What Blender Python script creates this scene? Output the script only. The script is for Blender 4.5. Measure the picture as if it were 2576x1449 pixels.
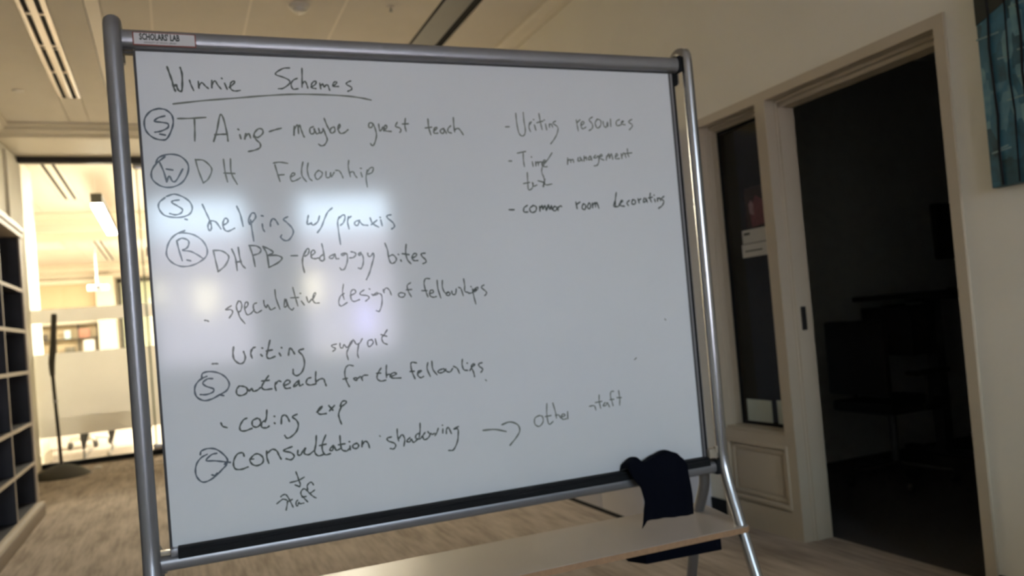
import bpy, bmesh, math, random
from mathutils import Vector, Matrix
random.seed(7)
S = bpy.context.scene
COL = S.collection
for _o in list(bpy.data.objects): bpy.data.objects.remove(_o)

# ------------------------------------------------------------------ camera
F_PX, YAW, PITCH, ROLL, SHIFT = 1980.5, 0.40765, 0.021576, -0.085197, 42.2
cy_, sy_ = math.cos(YAW), math.sin(YAW)
fwd = Vector((sy_*math.cos(PITCH), cy_*math.cos(PITCH), math.sin(PITCH)))
r0 = Vector((cy_, -sy_, 0)); u0 = r0.cross(fwd)
rr = math.cos(ROLL)*r0 + math.sin(ROLL)*u0
uu = -math.sin(ROLL)*r0 + math.cos(ROLL)*u0
cam_d = bpy.data.cameras.new('camera'); cam = bpy.data.objects.new('camera', cam_d); COL.objects.link(cam)
cam.matrix_world = Matrix(((rr.x, uu.x, -fwd.x, 0), (rr.y, uu.y, -fwd.y, 0), (rr.z, uu.z, -fwd.z, 1.17), (0, 0, 0, 1)))
cam_d.sensor_fit = 'HORIZONTAL'; cam_d.sensor_width = 36.0; cam_d.lens = F_PX*36/2576
cam_d.shift_y = SHIFT/2576
cam_d.clip_start = 0.05; cam_d.clip_end = 200
cam_d.dof.use_dof = True; cam_d.dof.focus_distance = 1.10; cam_d.dof.aperture_fstop = 4.9
S.camera = cam

# ------------------------------------------------------------------ sky, light, exposure
W = bpy.data.worlds.new('dusk_sky'); S.world = W; W.use_nodes = True
bg = W.node_tree.nodes['Background']; bg.inputs[0].default_value = (0.63, 0.785, 1.0, 1); bg.inputs[1].default_value = 8.5
S.view_settings.view_transform = 'Standard'; S.view_settings.look = 'None'
S.view_settings.exposure = 1.97; S.view_settings.gamma = 1.0; S.view_settings.use_curve_mapping = False
WARM = (1.0, 0.89, 0.74)
def area(name, loc, sx, sy, power, col, rot=(0, 0, 0), portal=False):
    l = bpy.data.lights.new(name, 'AREA'); l.shape = 'RECTANGLE'; l.size = sx; l.size_y = sy; l.energy = power; l.color = col
    if portal: l.cycles.is_portal = True
    o = bpy.data.objects.new(name, l); COL.objects.link(o); o.location = loc; o.rotation_euler = rot
    return o
for wx0, wx1 in ((-0.62, 0.42), (0.88, 1.95)):
    area('window_portal', ((wx0+wx1)/2, -4.62, 1.86), wx1-wx0, 1.8, 1, (1, 1, 1), (math.pi/2, 0, 0), portal=True)
# added, unseen lights that fill the bright room beyond the glass (frames further down)
LUM = [(0.6, 11.8), (3.2, 11.8), (0.6, 17.6), (3.2, 17.6), (-2.2, 17.6)]
for lx, ly in LUM:
    area('added_panel_light', (lx, ly, 3.40), 0.58, 1.18, 116, WARM)

# ------------------------------------------------------------------ helpers
def tag(o, label=None, cat=None, group=None, kind=None):
    if label: o['label'] = label
    if cat: o['category'] = cat
    if group: o['group'] = group
    if kind: o['kind'] = kind
    return o
def empty(name, loc=(0, 0, 0), rz=0.0):
    o = bpy.data.objects.new(name, None); COL.objects.link(o); o.location = loc; o.rotation_euler = (0, 0, rz); o.empty_display_size = .1
    return o
class MB:
    def __init__(s): s.bm = bmesh.new()
    def box(s, x0, x1, y0, y1, z0, z1, bev=0.0):
        bm = s.bm
        vs = [bm.verts.new((x, y, z)) for x in (x0, x1) for y in (y0, y1) for z in (z0, z1)]
        fs = [bm.faces.new([vs[i] for i in f]) for f in ((0, 1, 3, 2), (4, 6, 7, 5), (0, 4, 5, 1), (2, 3, 7, 6), (0, 2, 6, 4), (1, 5, 7, 3))]
        if bev > 0:
            es = list({e for f in fs for e in f.edges})
            bmesh.ops.bevel(bm, geom=es, offset=bev, segments=2, affect='EDGES', profile=.6)
        return s
    def prism(s, pts, z0, z1, axis='z', bev=0):
        bm = s.bm
        def P(a, b, c): return {'z': (a, b, c), 'x': (c, a, b), 'y': (a, c, b)}[axis]
        lo = [bm.verts.new(P(a, b, z0)) for a, b in pts]; hi = [bm.verts.new(P(a, b, z1)) for a, b in pts]
        n = len(pts); fs = [bm.faces.new(lo[::-1]), bm.faces.new(hi)]
        for i in range(n): fs.append(bm.faces.new((lo[i], lo[(i+1) % n], hi[(i+1) % n], hi[i])))
        if bev > 0:
            bmesh.ops.bevel(bm, geom=list(set(fs[0].edges) | set(fs[1].edges)), offset=bev, segments=2, affect='EDGES', profile=.6)
        return s
    def lathe(s, prof, cx=0, cy=0, n=32):
        bm = s.bm; rings = []
        for r, z in prof:
            if r < 1e-5: rings.append([bm.verts.new((cx, cy, z))])
            else: rings.append([bm.verts.new((cx+r*math.cos(2*math.pi*i/n), cy+r*math.sin(2*math.pi*i/n), z)) for i in range(n)])
        for a, b in zip(rings, rings[1:]):
            for i in range(n):
                j = (i+1) % n
                if len(a) == 1 and len(b) == 1: continue
                if len(a) == 1: bm.faces.new((a[0], b[j], b[i]))
                elif len(b) == 1: bm.faces.new((a[i], a[j], b[0]))
                else: bm.faces.new((a[i], a[j], b[j], b[i]))
        return s
    def tube(s, pts, r, n=16, cap=True, smooth=0):
        pts = [Vector(p) for p in pts]
        rs = r if isinstance(r, (list, tuple)) else [r]*len(pts)
        if smooth:
            np_, nr = [], []
            P = [pts[0]]+pts+[pts[-1]]; R = [rs[0]]+list(rs)+[rs[-1]]
            for i in range(1, len(P)-2):
                for k in range(smooth):
                    t = k/smooth; a, b, c, d = P[i-1:i+3]
                    np_.append(.5*((2*b)+(c-a)*t+(2*a-5*b+4*c-d)*t*t+(3*b-a-3*c+d)*t**3)); nr.append(R[i]*(1-t)+R[i+1]*t)
            np_.append(pts[-1]); nr.append(rs[-1]); pts, rs = np_, nr
        bm = s.bm; rings = []
        t0 = (pts[1]-pts[0]).normalized(); ref = Vector((1, 0, 0)) if abs(t0.x) < .8 else Vector((0, 1, 0))
        side = t0.cross(ref).normalized()
        for i, p in enumerate(pts):
            t = (pts[min(i+1, len(pts)-1)]-pts[max(i-1, 0)]).normalized()
            side = (side-t*side.dot(t)).normalized(); up = t.cross(side)
            rings.append([bm.verts.new(p+rs[i]*(math.cos(2*math.pi*k/n)*side+math.sin(2*math.pi*k/n)*up)) for k in range(n)])
        for a, b in zip(rings, rings[1:]):
            for k in range(n): bm.faces.new((a[k], a[(k+1) % n], b[(k+1) % n], b[k]))
        if cap: bm.faces.new(rings[0][::-1]); bm.faces.new(rings[-1])
        return s
    def build(s, name, mat, parent=None, loc=None, smooth=False):
        bmesh.ops.recalc_face_normals(s.bm, faces=s.bm.faces)
        me = bpy.data.meshes.new(name); s.bm.to_mesh(me); s.bm.free()
        if isinstance(mat, (list, tuple)):
            for m in mat: me.materials.append(m)
        elif mat: me.materials.append(mat)
        if smooth:
            for p in me.polygons: p.use_smooth = True
            me.set_sharp_from_angle(angle=math.radians(40))
        o = bpy.data.objects.new(name, me); COL.objects.link(o)
        if parent: o.parent = parent
        if loc: o.location = loc
        return o
def B(name, mat, parent, *boxes, bev=0.0, smooth=False):
    m = MB()
    for b in boxes: m.box(*b, bev=bev)
    return m.build(name, mat, parent, smooth=smooth or bev > 0)

# ------------------------------------------------------------------ materials
def mat(name, col, rough=.6, metal=0.0, spec=.5, noise=0.0, nscale=20, bump=0.0, bscale=60, coat=0.0, emis=None, estr=0, sheen=0):
    m = bpy.data.materials.new(name); m.use_nodes = True; nt = m.node_tree; n = nt.nodes; p = n['Principled BSDF']
    p.inputs['Base Color'].default_value = (*col, 1); p.inputs['Roughness'].default_value = rough
    p.inputs['Metallic'].default_value = metal; p.inputs['Specular IOR Level'].default_value = spec
    p.inputs['Coat Weight'].default_value = coat; p.inputs['Sheen Weight'].default_value = sheen
    if emis: p.inputs['Emission Color'].default_value = (*emis, 1); p.inputs['Emission Strength'].default_value = estr
    tc = n.new('ShaderNodeTexCoord')
    if noise:
        t = n.new('ShaderNodeTexNoise'); t.inputs['Scale'].default_value = nscale; t.inputs['Detail'].default_value = 4
        nt.links.new(tc.outputs['Object'], t.inputs['Vector'])
        mx = n.new('ShaderNodeMix'); mx.data_type = 'RGBA'
        mx.inputs['A'].default_value = (*[c*(1-noise) for c in col], 1); mx.inputs['B'].default_value = (*[min(1, c*(1+noise)) for c in col], 1)
        nt.links.new(t.outputs['Fac'], mx.inputs['Factor']); nt.links.new(mx.outputs['Result'], p.inputs['Base Color'])
    if bump:
        t2 = n.new('ShaderNodeTexNoise'); t2.inputs['Scale'].default_value = bscale; t2.inputs['Detail'].default_value = 3
        nt.links.new(tc.outputs['Object'], t2.inputs['Vector'])
        bp = n.new('ShaderNodeBump'); bp.inputs['Strength'].default_value = bump; bp.inputs['Distance'].default_value = .002
        nt.links.new(t2.outputs['Fac'], bp.inputs['Height']); nt.links.new(bp.outputs['Normal'], p.inputs['Normal'])
    return m
M = {}
M['wall'] = mat('wall_paint', (.85, .81, .69), .75, noise=.04, nscale=3, bump=.15, bscale=220)
M['wall_far'] = mat('far_wall_paint', (.72, .66, .53), .7, noise=.03, nscale=3)
M['trim'] = mat('trim_paint', (.54, .465, .345), .45, noise=.02, nscale=3)
M['crown'] = mat('crown_paint', (.70, .64, .53), .5, noise=.04, nscale=4)
M['ceil'] = mat('ceiling_panel_paint', (.80, .75, .67), .8, noise=.05, nscale=4, bump=.25, bscale=260)
M['ceil_gap'] = mat('ceiling_gap', (.8, .76, .68), .8, noise=.1, nscale=8)
M['black'] = mat('black_rubber', (.010, .011, .013), .7, spec=.2, noise=.2, nscale=30)
M['black_metal'] = mat('black_metal', (.03, .027, .026), .4, metal=.3, noise=.2)
M['steel'] = mat('grey_painted_steel', (.27, .275, .29), .34, metal=.55, noise=.06, nscale=40)
M['chrome'] = mat('satin_steel', (.45, .46, .48), .25, metal=.9, noise=.05, nscale=60)
M['plastic_dark'] = mat('dark_grey_plastic', (.05, .052, .055), .45, noise=.1)
M['clip'] = mat('clear_tan_plastic', (.40, .35, .27), .3, noise=.2, nscale=60)
M['board'] = mat('whiteboard_enamel', (.76, .80, .825), .095, spec=.42, noise=.01, nscale=2)
M['ink'] = mat('marker_ink', (.115, .135, .128), .15, spec=.30, noise=.4, nscale=90)
M['ink_faint'] = mat('marker_ink_worn', (.20, .225, .205), .15, spec=.30, noise=.3, nscale=60)
M['ink_purple'] = mat('marker_ink_blue_grey', (.13, .16, .195), .15, spec=.30, noise=.35, nscale=70)
M['shelf'] = mat('shelf_laminate', (.46, .41, .36), .32, noise=.05, nscale=8)
M['ply'] = mat('plywood_edge', (.45, .27, .15), .5, noise=.25, nscale=80)
M['fabric_black'] = mat('black_cloth', (.003, .004, .009), .95, spec=.1, noise=.3, nscale=300, bump=.4, bscale=500)
M['white_label'] = mat('white_label', (.62, .62, .62), .4, noise=.03)
M['red_label'] = mat('red_label_border', (.25, .06, .04), .45, noise=.05)
M['print'] = mat('printed_ink', (.03, .035, .03), .6, noise=.1)
M['book_edge'] = mat('bookcase_edge', (.46, .40, .33), .5, noise=.08, nscale=30)
M['plinth'] = mat('bookcase_plinth', (.20, .155, .12), .5, noise=.15, nscale=20)
M['tbar'] = mat('ceiling_joint_strip', (.95, .88, .78), .5, noise=.02)
M['carpet_far'] = mat('bright_room_carpet', (.34, .29, .24), .9, noise=.2, nscale=30)
M['book_dark'] = mat('bookcase_dark_laminate', (.030, .032, .042), .5, noise=.25, nscale=12)
M['cab'] = mat('cabinet_laminate', (.62, .60, .62), .4, noise=.03, nscale=6)
M['paper'] = mat('paper', (.68, .68, .64), .8, noise=.04)
M['paper_green'] = mat('paper_green_tint', (.52, .58, .52), .8, noise=.04)
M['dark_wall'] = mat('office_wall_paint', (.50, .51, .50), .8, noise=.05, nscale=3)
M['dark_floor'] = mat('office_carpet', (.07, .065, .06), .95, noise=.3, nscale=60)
M['dark_thing'] = mat('office_black_plastic', (.012, .012, .014), .5, noise=.2)
M['grey_leg'] = mat('desk_grey_metal', (.10, .105, .12), .4, metal=.4, noise=.1)
M['shade'] = mat('roller_shade_fabric', (.58, .47, .30), .8, noise=.05, nscale=40)
M['green_glass_edge'] = mat('green_glass_edge', (.30, .36, .24), .2, noise=.1)
M['white_gloss'] = mat('white_gloss', (.75, .72, .66), .3, noise=.02)
M['vent'] = mat('diffuser_metal', (.62, .56, .50), .28, metal=.55, noise=.15, nscale=3)
M['stand'] = mat('stand_dark_olive', (.055, .05, .035), .55, noise=.15, nscale=20)
M['brick'] = mat('street_facade', (.50, .37, .36), .9, noise=.15, nscale=2)
M['lamp'] = mat('lamp_diffuser', (.9, .85, .7), .5, noise=.01, emis=(1.0, .92, .76), estr=17)
M['lampw'] = mat('lit_window_warm', (.8, .7, .5), .5, noise=.01, emis=(1.0, .74, .45), estr=5)
M['lampp'] = mat('lit_window_violet', (.6, .5, .8), .5, noise=.01, emis=(.62, .5, 1.0), estr=4)
M['wood_grey'] = mat('fridge_dark', (.02, .022, .03), .5, noise=.2)

def carpet(name, c1, c2):
    m = bpy.data.materials.new(name); m.use_nodes = True; nt = m.node_tree; n = nt.nodes; p = n['Principled BSDF']; p.inputs['Roughness'].default_value = .95
    p.inputs['Specular IOR Level'].default_value = .15
    tc = n.new('ShaderNodeTexCoord'); mp = n.new('ShaderNodeMapping'); nt.links.new(tc.outputs['Object'], mp.inputs['Vector'])
    mp.inputs['Scale'].default_value = (42, 3.2, 1)
    t = n.new('ShaderNodeTexNoise'); t.inputs['Scale'].default_value = 1; t.inputs['Detail'].default_value = 5; t.inputs['Roughness'].default_value = .65
    nt.links.new(mp.outputs[0], t.inputs['Vector'])
    mp2 = n.new('ShaderNodeMapping'); nt.links.new(tc.outputs['Object'], mp2.inputs['Vector']); mp2.inputs['Scale'].default_value = (9, 2.2, 1)
    t2 = n.new('ShaderNodeTexNoise'); t2.inputs['Scale'].default_value = 1; t2.inputs['Detail'].default_value = 3; nt.links.new(mp2.outputs[0], t2.inputs['Vector'])
    ad = n.new('ShaderNodeMath'); ad.operation = 'ADD'; nt.links.new(t.outputs['Fac'], ad.inputs[0]); nt.links.new(t2.outputs['Fac'], ad.inputs[1])
    r = n.new('ShaderNodeValToRGB'); r.color_ramp.elements[0].position = .38*2*.5+.0; r.color_ramp.elements[1].position = .62
    mul = n.new('ShaderNodeMath'); mul.operation = 'MULTIPLY'; mul.inputs[1].default_value = .5; nt.links.new(ad.outputs[0], mul.inputs[0])
    nt.links.new(mul.outputs[0], r.inputs['Fac']); r.color_ramp.elements[0].color = (*c1, 1); r.color_ramp.elements[1].color = (*c2, 1)
    nt.links.new(r.outputs['Color'], p.inputs['Base Color'])
    bp = n.new('ShaderNodeBump'); bp.inputs['Strength'].default_value = .5; bp.inputs['Distance'].default_value = .004
    nt.links.new(t.outputs['Fac'], bp.inputs['Height']); nt.links.new(bp.outputs['Normal'], p.inputs['Normal'])
    return m
M['carpet'] = carpet('streaked_carpet', (.34, .28, .225), (.59, .505, .42))

def glass(name, tint, refl, extra=None, amt=0.0):
    """thin pane: see-through mixed with a sharp reflection and, for frosting, a light scattering film"""
    m = bpy.data.materials.new(name); m.use_nodes = True; nt = m.node_tree; n = nt.nodes
    for x in list(n): n.remove(x)
    out = n.new('ShaderNodeOutputMaterial'); tr = n.new('ShaderNodeBsdfTransparent'); tr.inputs[0].default_value = (*tint, 1)
    gl = n.new('ShaderNodeBsdfGlossy'); gl.inputs['Roughness'].default_value = .02
    fr = n.new('ShaderNodeFresnel'); fr.inputs[0].default_value = 1.5
    mx = n.new('ShaderNodeMixShader'); nt.links.new(fr.outputs[0], mx.inputs[0]); nt.links.new(tr.outputs[0], mx.inputs[1]); nt.links.new(gl.outputs[0], mx.inputs[2])
    last = mx
    if extra:
        df = n.new('ShaderNodeBsdfDiffuse'); df.inputs[0].default_value = (*extra, 1)
        tl = n.new('ShaderNodeBsdfTranslucent'); tl.inputs[0].default_value = (*extra, 1)
        m2 = n.new('ShaderNodeMixShader'); m2.inputs[0].default_value = .6; nt.links.new(df.outputs[0], m2.inputs[1]); nt.links.new(tl.outputs[0], m2.inputs[2])
        m3 = n.new('ShaderNodeMixShader'); m3.inputs[0].default_value = amt; nt.links.new(mx.outputs[0], m3.inputs[1]); nt.links.new(m2.outputs[0], m3.inputs[2]); last = m3
    nt.links.new(last.outputs[0], out.inputs[0]); return m
M['glass'] = glass('clear_glass', (.95, .96, .93), .05)
M['glass_dark'] = glass('office_glass', (.85, .87, .85), .05)
M['frost'] = glass('frosted_film', (.95, .95, .9), .05, (.96, .95, .92), .90)

def art_mat():
    m = bpy.data.materials.new('blue_tower_painting'); m.use_nodes = True; nt = m.node_tree; n = nt.nodes; p = n['Principled BSDF']; p.inputs['Roughness'].default_value = .5
    tc = n.new('ShaderNodeTexCoord'); sp = n.new('ShaderNodeSeparateXYZ'); nt.links.new(tc.outputs['Object'], sp.inputs[0])
    cb = n.new('ShaderNodeCombineXYZ'); nt.links.new(sp.outputs['Z'], cb.inputs[0]); nt.links.new(sp.outputs['Y'], cb.inputs[1])
    mp = n.new('ShaderNodeMapping'); mp.inputs['Scale'].default_value = (9, 26, 1); nt.links.new(cb.outputs[0], mp.inputs['Vector'])
    t = n.new('ShaderNodeTexVoronoi'); t.inputs['Scale'].default_value = 1; t.distance = 'CHEBYCHEV'; nt.links.new(mp.outputs[0], t.inputs['Vector'])
    ns = n.new('ShaderNodeTexNoise'); ns.inputs['Scale'].default_value = 14; nt.links.new(tc.outputs['Object'], ns.inputs['Vector'])
    bw = n.new('ShaderNodeRGBToBW'); nt.links.new(t.outputs['Color'], bw.inputs[0])
    ad = n.new('ShaderNodeMath'); ad.operation = 'ADD'; nt.links.new(bw.outputs[0], ad.inputs[0]); nt.links.new(ns.outputs['Fac'], ad.inputs[1])
    ml = n.new('ShaderNodeMath'); ml.operation = 'MULTIPLY'; ml.inputs[1].default_value = .5; nt.links.new(ad.outputs[0], ml.inputs[0])
    r = n.new('ShaderNodeValToRGB'); e = r.color_ramp.elements
    e[0].position = .22; e[0].color = (.012, .05, .06, 1); e[1].position = .74; e[1].color = (.20, .38, .42, 1)
    x = r.color_ramp.elements.new(.5); x.color = (.035, .16, .24, 1)
    nt.links.new(ml.outputs[0], r.inputs['Fac']); nt.links.new(r.outputs['Color'], p.inputs['Base Color']); return m
M['art'] = art_mat()

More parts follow.
